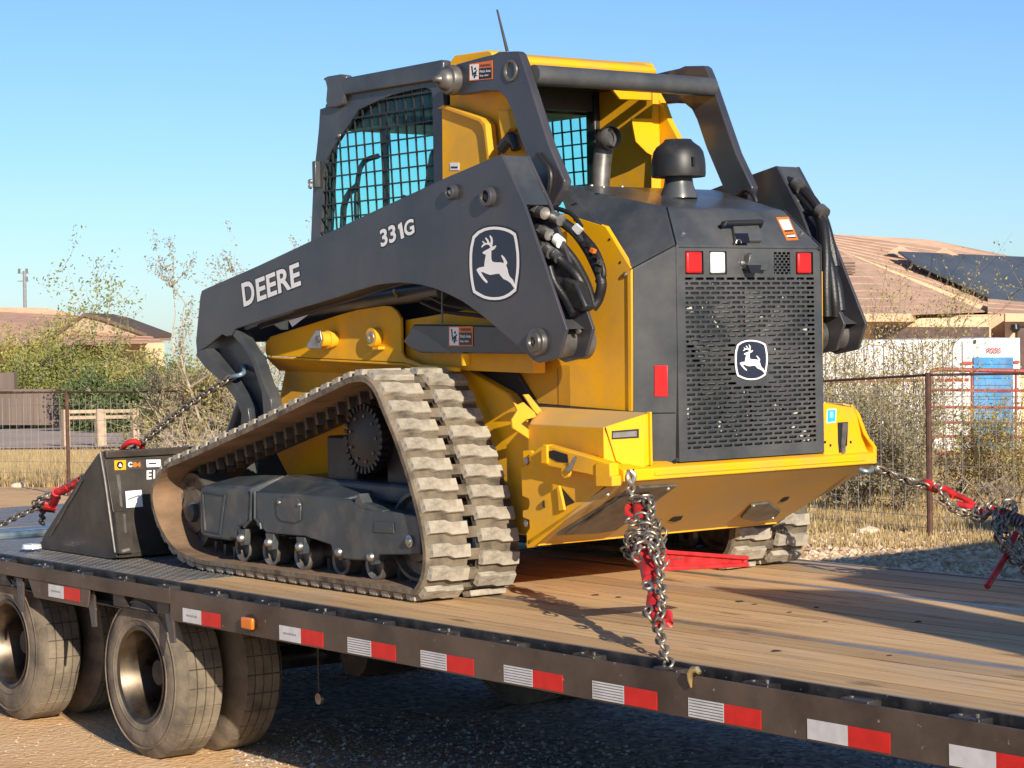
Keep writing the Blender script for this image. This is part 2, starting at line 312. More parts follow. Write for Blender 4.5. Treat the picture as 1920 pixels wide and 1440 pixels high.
# ------------------------------------------------------------------ flatbed trailer
TR = thing('flatbed_trailer', (0, 0, -0.8), 'long wood decked flatbed trailer with red and white striped side rail carrying the yellow loader', 'trailer')
WOOD = bpy.data.materials.new('weathered_deck_wood'); WOOD.use_nodes = True; t = WOOD.node_tree; b = t.nodes['Principled BSDF']; Lk = t.links.new
tc = N(t, 'ShaderNodeTexCoord'); oi = N(t, 'ShaderNodeObjectInfo')
mp = N(t, 'ShaderNodeMapping'); mp.inputs['Scale'].default_value = (26, 0.9, 26); Lk(tc.outputs['Object'], mp.inputs[0])
cb = N(t, 'ShaderNodeCombineXYZ'); ml = N(t, 'ShaderNodeMath', operation='MULTIPLY'); ml.inputs[1].default_value = 37; Lk(oi.outputs['Random'], ml.inputs[0]); Lk(ml.outputs[0], cb.inputs[1]); Lk(cb.outputs[0], mp.inputs['Location'])
n1 = N(t, 'ShaderNodeTexNoise'); n1.inputs['Scale'].default_value = 1.6; n1.inputs['Detail'].default_value = 9; n1.inputs['Roughness'].default_value = 0.62; Lk(mp.outputs[0], n1.inputs[0])
gr = ramp(n1.outputs[0], [(0.28, (0.26, 0.15, 0.075)), (0.40, (0.60, 0.37, 0.18)), (0.58, (0.74, 0.49, 0.25)), (0.78, (0.82, 0.61, 0.36))])
n2 = N(t, 'ShaderNodeTexNoise'); n2.inputs['Scale'].default_value = 1.3; n2.inputs['Detail'].default_value = 7; Lk(tc.outputs['Object'], n2.inputs[0])
st = N(t, 'ShaderNodeMapRange'); st.inputs[1].default_value = 0.52; st.inputs[2].default_value = 0.72; st.inputs[4].default_value = 0.7; Lk(n2.outputs[0], st.inputs[0])
mxx = N(t, 'ShaderNodeMix', data_type='RGBA'); Lk(st.outputs[0], mxx.inputs[0]); Lk(gr.outputs[0], mxx.inputs[6]); mxx.inputs[7].default_value = (0.52, 0.43, 0.34, 1)
n3 = N(t, 'ShaderNodeTexNoise'); n3.inputs['Scale'].default_value = 4.5; n3.inputs['Detail'].default_value = 5; mp3 = N(t, 'ShaderNodeMapping'); mp3.inputs['Scale'].default_value = (1.6, 0.5, 1); Lk(tc.outputs['Object'], mp3.inputs[0]); Lk(mp3.outputs[0], n3.inputs[0])
s3 = N(t, 'ShaderNodeMapRange'); s3.inputs[1].default_value = 0.63; s3.inputs[2].default_value = 0.70; s3.inputs[4].default_value = 0.7; Lk(n3.outputs[0], s3.inputs[0])
mx3 = N(t, 'ShaderNodeMix', data_type='RGBA'); Lk(s3.outputs[0], mx3.inputs[0]); Lk(mxx.outputs[2], mx3.inputs[6]); mx3.inputs[7].default_value = (0.20, 0.12, 0.07, 1)
hv = N(t, 'ShaderNodeHueSaturation'); mr = N(t, 'ShaderNodeMapRange'); mr.inputs[3].default_value = 0.70; mr.inputs[4].default_value = 1.12; Lk(oi.outputs['Random'], mr.inputs[0]); Lk(mr.outputs[0], hv.inputs['Value']); Lk(mx3.outputs[2], hv.inputs['Color'])
Lk(hv.outputs[0], b.inputs['Base Color']); b.inputs['Roughness'].default_value = 0.7; b.inputs['Specular IOR Level'].default_value = 0.2
bp = N(t, 'ShaderNodeBump'); bp.inputs['Strength'].default_value = 0.5; bp.inputs['Distance'].default_value = 0.006; Lk(n1.outputs[0], bp.inputs['Height']); Lk(bp.outputs[0], b.inputs['Normal'])
STRIP = mat('worn_grey_steel_strip', (0.27, 0.27, 0.28), 0.4, metal=0.35, var=0.25, vscale=9, dust=(0.38, 0.26, 0.16), dscale=4, damt=0.50)
YD0, YD1 = -5.4, 1.38
def planks(x0, x1, n):
    w = (x1-x0)/n
    for i in range(n):
        a = x0+i*w; dz = random.uniform(-0.0008, 0.0)
        MB().box((a+0.008, YD0, -0.042), (a+w-0.008, YD1-0.004, dz)).obj('deck_plank', WOOD, TR)
planks(-1.293, -0.67, 4); planks(-0.61, 0.43, 6); planks(0.49, 1.115, 4)
for a in (-0.67, 0.43): MB().box((a+0.003, YD0, -0.042), (a+0.057, YD1-0.004, -0.002)).obj('deck_steel_strip', STRIP, TR, bevel=0.002, seg=1)
MB().box((-1.293, YD0, -0.06), (1.115, 5.9, -0.044)).obj('subfloor', TBLK, TR)
# checker plate with raised lozenges
CHK = mat('grey_checker_plate', (0.22, 0.215, 0.205), 0.42, metal=0.4, var=0.2, vscale=8, dust=(0.30, 0.235, 0.17), dscale=5, damt=0.42)
def checker(y0, y1, z, name='checker_plate'):
    p = MB().box((-1.293, y0, z-0.012), (1.115, y1, z)).obj(name, CHK, TR, bevel=0.002, seg=1)
    m = MB(); s = 0.033; nx = int(2.40/s); ny = int((y1-y0)/s)
    for j in range(ny):
        for i in range(nx):
            cx, cy = -1.293+s*(i+0.5), y0+s*(j+0.5); k = (i+j) % 2
            if cx > -0.2 and cy < 3.0: continue
            a, c = (0.013, 0.0045) if k else (0.0045, 0.013)
            m.add([(cx-a, cy, z), (cx, cy-c, z), (cx+a, cy, z), (cx, cy+c, z), (cx, cy, z+0.0035)], [(0,1,4), (1,2,4), (2,3,4), (3,0,4)])
    o = m.obj('checker_lozenges', CHK, p); o['kind'] = 'stuff'
checker(1.386, 3.80, 0.0); checker(4.55, 5.95, 0.0)
MB().box((-1.293, 3.803, -0.044), (1.115, 4.547, -0.030)).obj('hinge_channel', BLUE, TR)
MB().tube([(-1.29, 4.2, -0.012), (1.11, 4.2, -0.012)], 0.022).obj('hinge_pin_tube', BLUE, TR, smooth=True)
MB().box((-1.293, 4.38, -0.03), (1.115, 4.545, -0.004)).obj('hinge_plate', BLUE, TR, bevel=0.003)
# edge channel, gap, stake pockets, rub rail
MB().box((-1.310, YD0, -0.14), (-1.297, 5.95, 0.001)).obj('edge_channel', TBLK, TR, bevel=0.002)
MB().box((-1.3075, YD0, 0.0012), (-1.299, 1.38, 0.003)).obj('edge_lip', STRIP, TR)
MB().box((1.119, YD0, -0.16), (1.132, 5.95, 0.004)).obj('edge_channel', STRIP, TR, bevel=0.002)
MB().box((1.20, YD0, -0.15), (1.21, 5.95, -0.02)).obj('rub_rail', RAIL, TR, bevel=0.002)
RX = -1.380
def railpt(px, py): return onX(px, py, RX)
m = MB().box((RX, YD0, -0.153), (RX+0.010, 1.30, -0.018)); rail = m.obj('rub_rail', RAIL, TR, bevel=0.0025)
MB().box((RX, 1.302, -0.082), (RX+0.010, 5.95, -0.018)).obj('rub_rail', RAIL, TR, bevel=0.0025)
for y0, y1 in ((2.05, 2.68),):
    MB().prism([(RX+0.001, y0, -0.083), (RX+0.001, y0+0.02, -0.165), (RX+0.001, y1-0.06, -0.165), (RX+0.001, y1, -0.083)], (0.009, 0, 0)).obj('rail_drop_plate', RAIL, TR, bevel=0.002)
for y in (1.30, 2.02, 2.76):
    MB().prism([(RX+0.02, y+0.10, -0.09), (RX+0.02, y+0.02, -0.09), (RX-0.035, y-0.10, -0.235), (RX-0.015, y-0.02, -0.245)], (0.012, 0.006, 0)).obj('fender_bracket', RAIL, TR, bevel=0.002)
y = YD0+0.3; k = 0
while y < 5.8:
    pk = MB().box((-1.369, y-0.055, -0.138), (-1.311, y+0.055, -0.012)).obj('stake_pocket', TBLK, TR, bevel=0.003)
    MB().cyl((-1.345, y+0.03, -0.0125), (-1.345, y+0.03, -0.009), 0.007, n=8).obj('bolt', GRS, pk); 
    if k % 2: MB().cyl((-1.345, y-0.03, -0.0125), (-1.345, y-0.03, -0.002), 0.006, n=8).obj('bolt', GRS, pk)
    y += 0.405; k += 1
MB().tube([(-1.340, YD0, -0.055), (-1.340, 5.9, -0.055)], 0.017, n=8).obj('pipe_spool', TBLK, TR, smooth=True)
MB().box((-1.369, YD0, -0.143), (-1.311, 5.9, -0.139)).obj('gap_floor', TBLK, TR)
# reflective markers on the rub rail: white half with fine lines, red half
FINE = mat('fine_grey_print', (0.16, 0.16, 0.17), 0.5)
st_px = [(91,1091,149,1101,'left'), (343,1139,413,1150,'l'), (524,1174,606,1188,'l'), (652,1196,742,1211,'s'), (789,1220,888,1236,'s'), (945,1246,1055,1263,'s'), (1111,1274,1232,1294,'s'), (1291,1306,1427,1328,'s'), (1514,1340,1669,1366,'p'), (1780,1388,1960,1418,'p')]
for (xa, ya, xb, yb, kd) in st_px:
    a = railpt(xa, ya); c = railpt(xb, yb); y1, y0 = a.y, c.y; zt = -0.088; zb = -0.146
    mid = (y0+y1)/2; wx = RX-0.0018
    w = MB().box((wx, mid, zb), (RX-0.0002, y1, zt)).obj('white_reflector', RFW, TR)
    MB().box((wx, y0, zb), (RX-0.0002, mid-0.0005, zt)).obj('red_reflector', RDD, TR)
    if kd == 's':
        pr = MB()
        for i in range(6): z = zt-0.006-i*0.009; pr.box((wx-0.0004, mid+0.004, z-0.0014), (wx, y1-0.004, z+0.0014))
        pr.obj('fine_print_lines', FINE, w)
    elif kd in 'left':
        pr = MB(); 
        for i in range(9): q = y1-0.03-i*(y1-mid-0.06)/9; pr.box((wx-0.0004, q-0.006, (zt+zb)/2-0.004), (wx, q, (zt+zb)/2+0.003+0.002*(i % 2)))
        pr.obj('fine_print_lines', FINE, w)
p = railpt(470, 1168)
mk = MB().cyl((RX+0.001, p.y, p.z), (RX-0.006, p.y, p.z), 0.036, n=20).obj('marker_lamp', BLK, TR, smooth=True)
mm = MB().box((RX-0.022, p.y-0.045, p.z-0.024), (RX-0.006, p.y+0.045, p.z+0.024)); mm.obj('amber_lens', AMB, mk, bevel=0.009, seg=3)
p = railpt(1302, 1270)
# frame below the deck
for x in (-0.62, 0.47):
    MB().box((x-0.006, YD0, -0.26), (x+0.006, 5.9, -0.09)).box((x-0.075, YD0, -0.090), (x+0.075, 5.9, -0.078)).box((x-0.075, YD0, -0.272), (x+0.075, 5.9, -0.26)).obj('main_beam', TBLK, TR, bevel=0.003)
y = YD0+0.2
while y < 5.8:
    MB().box((-1.296, y-0.02, -0.135), (1.118, y+0.02, -0.061)).obj('cross_member', TBLK, TR); y += 0.405
# wheels
TY = (1.655, 3.005); WZ = -0.428; WR = 0.372
def wheel_meshes():
    t_ = MB(); w = 0.118
    prof = [(-w+0.012, 0.208), (-w, 0.225), (-w-0.004, 0.26), (-w-0.002, 0.30), (-w+0.012, 0.335), (-w+0.030, 0.360), (-w+0.038, WR)]
    prof2 = [(-h, r) for h, r in prof[::-1]]
    t_.lathe((0,0,0), (1,0,0), prof, n=56)
    # tread: grooves and cross sipes
    xs = [-w+0.038, -0.050, -0.046, -0.018, -0.014, 0.014, 0.018, 0.046, 0.050, w-0.038]
    nseg = 112; vs = []; fs = []
    lv = [0, 0, -0.009, -0.009, 0, 0, -0.009, -0.009, 0, 0]
    xs = [-0.080, -0.046, -0.046, -0.040, -0.040, -0.003, -0.003, 0.003, 0.003, 0.040, 0.040, 0.046, 0.046, 0.080]
    lv = [0, 0, -0.009, -0.009, 0, 0, -0.009, -0.009, 0, 0, -0.009, -0.009, 0, 0]
    for i in range(nseg):
        th = 2*pi*(i//4*4+(0, .16, .32, 2.2)[i % 4])/nseg
        for x, l in zip(xs, lv):
            zz = 0.010*sin(i*pi/2)*(1 if l < 0 else 0)*0.3
            r = WR+l - (0.008 if (i % 4 == 1) else 0); vs.append((x+zz, r*cos(th), r*sin(th)))
    m = len(xs)
    for i in range(nseg):
        for j in range(m-1): fs.append((i*m+j, ((i+1)%nseg)*m+j, ((i+1)%nseg)*m+j+1, i*m+j+1))
    t_.add(vs, fs); t_.lathe((0,0,0), (1,0,0), prof2, n=56)
    for r in (0.243, 0.322): t_.lathe((0,0,0), (1,0,0), [(-w-0.003, r-0.005), (-w-0.0062, r), (-w-0.003, r+0.005)], n=48)
    r_ = MB().lathe((0,0,0), (1,0,0), [(-w+0.006, 0.212), (-w, 0.214), (-w-0.002, 0.207), (-w+0.004, 0.196), (-w+0.030, 0.188), (-w+0.05, 0.178), (0.02, 0.168), (0.055, 0.160)], n=48)
    hb = MB().lathe((0,0,0), (1,0,0), [(0.055, 0.161), (0.062, 0.12), (0.066, 0.075), (0.0, 0.07), (-0.03, 0.055), (-0.034, 0.0)], n=32)
    for k in range(8): a = 2*pi*k/8; hb.cyl((0.064, 0.115*cos(a), 0.115*sin(a)), (0.036, 0.115*cos(a), 0.115*sin(a)), 0.013, n=6)
    return t_.mesh('tyre', TYR, True, 40), r_.mesh('wheel', CHR, True, 40), hb.mesh('hub', HUBB, True, 40)
tm, wm, hm = wheel_meshes()
for ay in TY:
    MB().cyl((-1.05, ay, WZ), (1.0, ay, WZ), 0.055, n=12).obj('axle', TBLK, TR, smooth=True)
    for x, fl in ((-1.222, 0), (-0.935, 1), (0.79, 0), (1.06, 1)):
        w = bpy.data.objects.new('wheel', wm); w.location = (x, ay, WZ); w.rotation_euler = (random.uniform(0, 6), 0, pi if fl else 0); link(w, TR)
        ty = bpy.data.objects.new('tyre', tm); ty.location = w.location; ty.rotation_euler = w.rotation_euler; link(ty, w)
        hu = bpy.data.objects.new('hub', hm); hu.location = w.location; hu.rotation_euler = w.rotation_euler; link(hu, w)
for ay in TY: MB().tube([(-0.45, ay-0.5, -0.45), (-0.45, ay, -0.36), (-0.45, ay+0.5, -0.45)], 0.03).obj('spring', TBLK, TR)
MB().cyl((-0.75, 0.85, -0.30), (-0.35, 0.85, -0.30), 0.11, n=16).obj('air_tank', TBLK, TR, smooth=True)
p = onX(598, 1310, -0.9); MB().cyl((-0.905, p.y, p.z), (-0.89, p.y, p.z), 0.024, n=12).obj('valve_cap', STL, TR, smooth=True)
MB().cyl((-0.9, p.y, -0.16), (-0.9, p.y, p.z+0.03), 0.004, n=6).obj('drop_rod', TBLK, TR)
# folded-up loading ramps at the tail (they throw the shade across the deck)
for x0, x1, h, hb_ in ((-1.153, -0.70, 1.84, 1.66), (-0.59, 0.90, 1.80, 1.90)):
    rm = MB().box((x0, -5.30, 0.0), (x0+0.06, -5.20, h)).box((x1-0.06, -5.30, 0), (x1, -5.20, hb_)).prism([(x0, -5.27, h-.06), (x1, -5.27, hb_-.06), (x1, -5.27, hb_), (x0, -5.27, h)], (0, .05, 0)).obj('ramp_frame', TBLK, TR, bevel=0.004)
    MB().prism([(x0+.06, -5.25, .02), (x1-.06, -5.25, .02), (x1-.06, -5.25, hb_-.05), (x0+.06, -5.25, h-.05)], (0, .015, 0)).obj('ramp_plate', CHK, rm)
    for k in range(9): MB().box((x0+0.06, -5.29, 0.15+k*1.4/8), (x1-0.06, -5.252, 0.17+k*1.4/8)).obj('ramp_cleat', TBLK, rm)
# dirt on the deck
MUD = mat('dark_mud', (0.035, 0.022, 0.015), 0.9)
for k, (px, py) in enumerate([(1388,1128),(1415,1133),(1480,1148),(1547,1166),(1530,1139),(1455,1221),(1668,1229),(1720,1166),(1116,1116),(1160,1120)]):
    p = onZ(px, py, 0.0); bm = bmesh.new(); bmesh.ops.create_icosphere(bm, subdivisions=2, radius=0.012*random.uniform(0.5, 1.2))
    for v in bm.verts: v.co = Vector((v.co.x*1.5, v.co.y*1.1, max(0, v.co.z*0.35)))*(1+0.5*noise.noise(v.co*90+Vector((k*7, 0, 0))))
    me = bpy.data.meshes.new('mud_clod'); bm.to_mesh(me); bm.free(); me.materials.append(MUD); o = bpy.data.objects.new('mud_clod', me); o.location = p; COL.objects.link(o)
    tag(o, 'small dark mud clod lying on the wooden trailer deck', 'mud clod', 'mud clods scattered on the deck planks')

# ------------------------------------------------------------------ compact track loader
LD = thing('track_loader', (0, 0.6, 0), 'yellow and dark grey compact track loader chained down on the trailer deck', 'track loader')
# chassis
B0 = 0.545
ch = MB().prism([(-B0, -0.24, 0.235), (-B0, 1.55, 0.26), (-B0, 1.83, 0.55), (-B0, 1.687, 0.90), (-B0, 0.30, 0.90), (-B0, 0.0, 0.80), (-B0, -0.24, 0.60)], (2*B0, 0, 0)).obj('chassis', YEL, LD, bevel=0.008)
MB().prism([(-0.50, -0.24, 0.60), (-0.50, 1.66, 0.84), (-0.50, 1.66, 1.20), (-0.50, 0.5, 1.2), (-0.50, -0.34, 1.44), (-0.50, -0.34, 0.60)], (1.0, 0, 0)).obj('body_core', VOID, LD)
# boom rest bracket with its under flange
brk = [(499,640),(507,631),(643,588),(668,581),(720,573),(733,574.5),(743,583),(751,597),(752,630),(753,661),(758,670),(790,683),(860,689),(860,697),(795,692),(757,680),(500,667),(497,660)]
m = plateX(-0.64, brk, 0.014); both('boom_rest', m, YEL, LD, bevel=0.003)
def bx(px, py, x=-0.64): return onX(px, py, x)
a, c, d = bx(500,667.5), bx(757,680.5), bx(795,692.5)
m = MB().prism([a, c, d, V(-0.545, d.y, d.z-0.04), V(-0.545, c.y, c.z-0.05), V(-0.545, a.y+0.05, a.z-0.06)], (0, 0, -0.010)); both('boom_rest_flange', m, YEL, LD, bevel=0.002)
m = MB().prism([bx(760,690,-0.60), bx(1000,700,-0.60), bx(1000,560,-0.60), bx(760,600,-0.60)], (0.06, 0, 0)); both('fender_panel', m, YEL, LD, bevel=0.003)
# latch bosses on the boom rest
p = bx(628, 636); bs = MB().cyl((-0.642, p.y, p.z), (-0.72, p.y, p.z), 0.034, n=24).obj('pin_boss', YEL, LD, smooth=True)
MB().lathe((-0.66, p.y, p.z), (-1, 0, 0), [(0, 0.034), (0, 0.040), (0.022, 0.040), (0.022, 0.034)], n=24).obj('boss_collar', YEL, bs, smooth=True)
MB().prism([(-0.722, p.y+0.01, p.z+0.045), (-0.722, p.y+0.09, p.z-0.02), (-0.722, p.y+0.085, p.z-0.040), (-0.722, p.y-0.015, p.z-0.040), (-0.722, p.y-0.03, p.z+0.0), (-0.722, p.y-0.02, p.z+0.04)], (-0.008, 0, 0)).obj('pin_flag', STL, bs, bevel=0.003)
MB().cyl((-0.731, p.y-0.005, p.z+0.002), (-0.736, p.y-0.005, p.z+0.002), 0.016, n=16).obj('pin_end', GRS, bs, smooth=True)
p = bx(708, 632); bs = MB().cyl((-0.642, p.y, p.z), (-0.675, p.y, p.z), 0.040, n=24).box((-0.675, p.y-0.055, p.z-0.052), (-0.642, p.y-0.01, p.z-0.040)).obj('pin_boss', YEL, LD, smooth=True)
MB().lathe((-0.675, p.y, p.z), (-1, 0, 0), [(0, 0.026), (0.004, 0.025), (0.004, 0.012), (-0.004, 0.011), (-0.004, 0)], n=20).obj('pin_end', STL, bs, smooth=True)
# dark lower link beam with decal
m = MB().prism([bx(775,608,-0.70), bx(985,612,-0.70), bx(985,664,-0.70), bx(790,662,-0.70), bx(770,655,-0.70), bx(756,640,-0.70)], (0.06, 0, 0)); both('lower_link', m, ARM, LD, bevel=0.006)
def quadX(x, l, tp, r, bt): return [onX(l, bt, x), onX(r, bt, x), onX(r, tp, x), onX(l, tp, x)]
def warn_decal(c4, out, wfrac=0.44):
    """c4: bottom-left, bottom-right, top-right, top-left"""
    bl, br, tr, tl = [Vector(q) for q in c4]; o = Vector(out).normalized()
    d = slab([bl, br, tr, tl], o).obj('warning_decal', ORD, LD)
    P = lambda u, v: bl+(br-bl)*u+(tl-bl)*v+o*0.0016
    def sub(name, u0, v0, u1, v1, m): return slab([P(u0,v0), P(u1,v0), P(u1,v1), P(u0,v1)], o, 0.0008).obj(name, m, d)
    w = sub('pictogram_panel', 0.04, 0.05, wfrac-0.02, 0.95, WHT)
    Q = lambda u, v: P(u, v)+o*0.0009
    mb = MB()
    for poly in ([(.10,.85),(.15,.88),(.21,.30),(.16,.25)], [(.17,.42),(.36,.62),(.37,.55),(.20,.33)], [(.24,.75),(.31,.75),(.31,.62),(.24,.62)], [(.20,.2),(.26,.12),(.34,.45),(.28,.5)], [(.30,.3),(.37,.3),(.37,.25),(.30,.25)]):
        mb.prism([Q(*q) for q in poly], o*0.0006)
    mb.obj('pictogram', BLD, d)
    sub('text_panel', wfrac+0.01, 0.06, 0.96, 0.68, BLD)
    tx = text_mb('WARNING', Q(wfrac+.05, .76), Q(.93, .76), Q(wfrac+.05, .90), 0.02, 0.0004, out); tx.obj('decal_lettering', BLD, d)
    q0 = Q(wfrac+.06, .40)
    text_mb('Pinch Area', Q(wfrac+.05, .42), Q(.93, .42), Q(wfrac+.05, .58), 0.02, 0.0004, out).obj('decal_lettering', WHT, d)
    text_mb('Stay clear', Q(wfrac+.05, .17), Q(.85, .17), Q(wfrac+.05, .31), 0.02, 0.0004, out).obj('decal_lettering', WHT, d)
warn_decal(quadX(-0.7015, 842, 612, 887, 649), (-1, 0, 0))
MB().cyl(bx(874, 664, -0.69), bx(874, 664, -0.69)+V(0, 0, -0.045), 0.020, n=16).obj('bush', YEL, LD, smooth=True)
MB().cyl(bx(829, 548, -0.66), bx(829, 606, -0.66), 0.004, n=6).obj('fuel_line', GRS, LD)
MB().tube([bx(800,552,-0.64), bx(835,570,-0.64), bx(900,582,-0.64), bx(940,590,-0.64)], 0.008, smooth=5).obj('hydraulic_line', HOSE, LD, smooth=True)
MB().tube([bx(790,566,-0.64), bx(835,584,-0.64), bx(900,592,-0.64), bx(940,600,-0.64)], 0.008, smooth=5).obj('hydraulic_line', HOSE, LD, smooth=True)
# underside shadow filler: lift cylinder between arm and body
MB().cyl(bx(560,585,-0.62), bx(830,545,-0.62), 0.033, n=16).obj('lift_cylinder', DRK, LD, smooth=True)
MB().cyl(bx(738,545,-0.72), bx(747,556,-0.66), 0.008, n=8).obj('cylinder_pin', STL, LD)
MB().add([bx(541,601,-0.73), bx(578,590,-0.73), bx(548,613,-0.735)]+[bx(541,601,-0.728), bx(578,590,-0.728), bx(548,613,-0.733)], [(0,1,2),(5,4,3)]).obj('torn_label', WHT, LD)
# rear side panel (yellow) and black seal
S1, S2, S3, S4 = onX(1064,402,-0.5), onX(1135,424,-0.5), onX(1184,504,-0.5), onX(1187,772,-0.5)
pan = [S1, S2, S3, S4, onX(1005,757,-0.5), onX(972,703,-0.5), onX(972,560,-0.5), onX(985,400,-0.5)]
m = MB().prism(pan, (0.02, 0, 0)); both('rear_side_panel', m, YEL, LD, bevel=0.003)
m = MB().prism([p_+V(-0.004, 0, 0) for p_ in (onX(1178,512,-0.504), onX(1184,508,-0.504), onX(1186,771,-0.504), onX(1180,771,-0.504))], (0.003, 0, 0)); both('panel_edge_flange', m, YEL, LD)
m = MB().tube([onX(972,703,-0.506), onX(1010,763,-0.506), onX(1186,775,-0.506)], 0.009, n=8); both('door_seal', m, BLK, LD, smooth=True)
p = onX(1172, 515, -0.503); MB().lathe(p, (-1, 0, 0), [(0, .011), (.004, .010), (.008, .005), (.009, 0)], n=14).obj('panel_latch', STL, LD, smooth=True)
for q in ((1143,449),(1163,492),(1079,411)): p = onX(*q, -0.5005); MB().cyl(p, p+V(-.002,0,0), 0.005, n=8).obj('rivet', BLD, LD)
p0_, p1_ = onX(1063, 508, -0.5005), onX(1063, 640, -0.5005)
m = MB().box((-0.5012, onX(1046,700,-.5).y-0.0008, onX(1046,765,-.5).z), (-0.500, onX(1046,700,-.5).y+0.0008, onX(1046,690,-.5).z)); m.obj('panel_seam', BLD, LD)
# engine hood
A = V(-0.42, -0.225, 1.625); T_ = V(-0.31, -0.709, 1.511); G_ = V(-0.383, -0.838, 1.362); Gb = V(-0.390, -0.826, 0.545); Lb = V(-0.50, -0.70, 0.52)
mir = lambda p_: V(-p_.x, p_.y, p_.z)
hv_ = [A, T_, G_, Gb, S1, S2, S3, S4, Lb]; hv_ += [mir(p_) for p_ in hv_]; F0 = V(-0.42, 0.10, 1.640); hv_ += [F0, mir(F0)]
hf = [(0,4,5,6,2,1), (6,7,8,3,2), (9,10,11,15,14,13), (15,11,12,17,16), (1,2,11,10), (0,1,10,9), (18,0,9,19)]
hf = [(0,4,5), (0,5,6), (0,6,1), (1,6,2), (6,7,8,3,2), (9,14,13), (9,15,14), (9,10,15), (10,11,15), (15,11,12,17,16), (1,2,11,10), (0,1,10,9), (18,0,9,19)]
hood = MB().add(hv_, hf); bm = bmesh.new()
me = hood.mesh('engine_hood', DRK, True, 24); bm.from_mesh(me); bmesh.ops.recalc_face_normals(bm, faces=bm.faces); bm.to_mesh(me); bm.free(); me.set_sharp_from_angle(angle=R(15))
ho = bpy.data.objects.new('engine_hood', me); link(ho, LD); bv = ho.modifiers.new('bevel', 'BEVEL'); bv.width = 0.012; bv.segments = 3; bv.limit_method = 'ANGLE'; bv.angle_limit = R(12)
# raised edge strip along hood panels and gap lines
m = MB().tube([S3+V(-.002,-.002,.001), G_+V(-.001,-.002,.001)], 0.0022, n=6); both('hood_joint', m, BLD, LD)
m = MB().tube([onY(1240,386,-0.70)+V(0,0.0,0.004), G_+V(.004,-.003,.004)], 0.0022, n=6)
m = MB().tube([T_+V(0,-0.002,0.001), G_+V(0.002,-.003,.003)], 0.0022, n=6); both('hood_joint', m, BLD, LD)
sj0 = S4+(Lb-S4)*0.12; z_ = 0.733
def cham(t, z):  # point on the chamfer panel: t from front edge to rear edge, at height z
    f_ = S3+(S4-S3)*((S3.z-z)/(S3.z-S4.z)); g_ = G_+(Gb-G_)*((G_.z-z)/(G_.z-Gb.z)); return f_+(g_-f_)*t
cn = V(-0.70, -0.71, 0).normalized()
m = MB().tube([cham(0.33, 0.733)+cn*0.0015, cham(1.0, 0.733)+cn*0.0015], 0.002, n=6); both('hood_joint', m, BLD, LD)
def c_at(px, py):   # where the sight line meets the chamfer panel
    d_ = ray(px, py); n_ = (cham(0,1.2)-cham(0,0.8)).cross(cham(1,1.0)-cham(0,1.0)); t_ = (cham(0,1.0)-CAM).dot(n_)/d_.dot(n_); return CAM+d_*t_
q = [c_at(1227,744), c_at(1252,744), c_at(1252,685), c_at(1227,685)]
m = MB().prism(q, cn*0.004); both('side_reflector', m, RDD, LD, bevel=0.003)
# small parts on the tilted rear top panel
tn = (G_-T_).cross(V(1, 0, 0)).normalized(); tn = tn if tn.z > 0 else -tn
def t_at(px, py, off=0.0): d_ = ray(px, py); t_ = (T_+tn*off-CAM).dot(tn)/d_.dot(tn); return CAM+d_*t_
for q in ((1281,438), (1504,438)): MB().lathe(t_at(*q), tn, [(0, .011), (.005, .010), (.008, .004), (.008, 0)], n=14).obj('hood_bolt', STL, LD, smooth=True)
h0, h1 = t_at(1357, 418, 0.035), t_at(1428, 416, 0.035)
hd = MB().tube([t_at(1354, 424, 0.003), h0+V(0,0,-.002), h0+V(.01,0,0), h1-V(.01,0,0), h1, t_at(1424, 424, 0.003)], 0.010, n=10).obj('hood_handle', BLK, LD, smooth=True)
lt = MB().prism([t_at(1370,423,.002), t_at(1418,423,.002), t_at(1426,456,.002), t_at(1376,456,.002)], tn*0.018).obj('latch_housing', DRK, LD, bevel=0.004)
MB().prism([t_at(1378,438,.0205), t_at(1402,438,.0205), t_at(1406,456,.0205), t_at(1384,456,.0205)], tn*0.002).obj('latch_slot', BLD, lt)
MB().tube([t_at(1380,456,.022), t_at(1382,450,.03), t_at(1388,450,.03), t_at(1390,456,.022)], 0.0025, n=6, smooth=4).obj('latch_pin', STL, lt)
dq = [t_at(1475,451), t_at(1497,450), t_at(1478,407), t_at(1455,408)]
dd = slab(dq, tn).obj('warning_decal', ORD, LD)
def lerp4(q4, u, v): return (q4[0]*(1-u)+q4[1]*u)*(1-v)+(q4[3]*(1-u)+q4[2]*u)*v
slab([lerp4(dq,.1,.45)+tn*.0016, lerp4(dq,.9,.45)+tn*.0016, lerp4(dq,.9,.88)+tn*.0016, lerp4(dq,.1,.88)+tn*.0016], tn, .0006).obj('decal_panel', WHT, dd)
for v0, v1 in ((.36,.42), (.22,.27), (.08,.13)):
    slab([lerp4(dq,.15,v0)+tn*.0016, lerp4(dq,.85,v0)+tn*.0016, lerp4(dq,.85,v1)+tn*.0016, lerp4(dq,.15,v1)+tn*.0016], tn, .0006).obj('decal_print', BLD, dd)
slab([lerp4(dq,.15,.13)+tn*.0018, lerp4(dq,.85,.13)+tn*.0018, lerp4(dq,.85,.22)+tn*.0018, lerp4(dq,.15,.22)+tn*.0018], tn, .0006).obj('decal_print', WHT, dd)
for q in ((1109,349),(1131,352),(1166,351),(1259,369),(1323,370),(1417,385)): p = onZ(q[0], q[1], 1.60); MB().lathe(p, (0,0,1), [(0,.009),(.005,.008),(.007,0)], n=10).obj('hood_bolt', STL, LD, smooth=True)
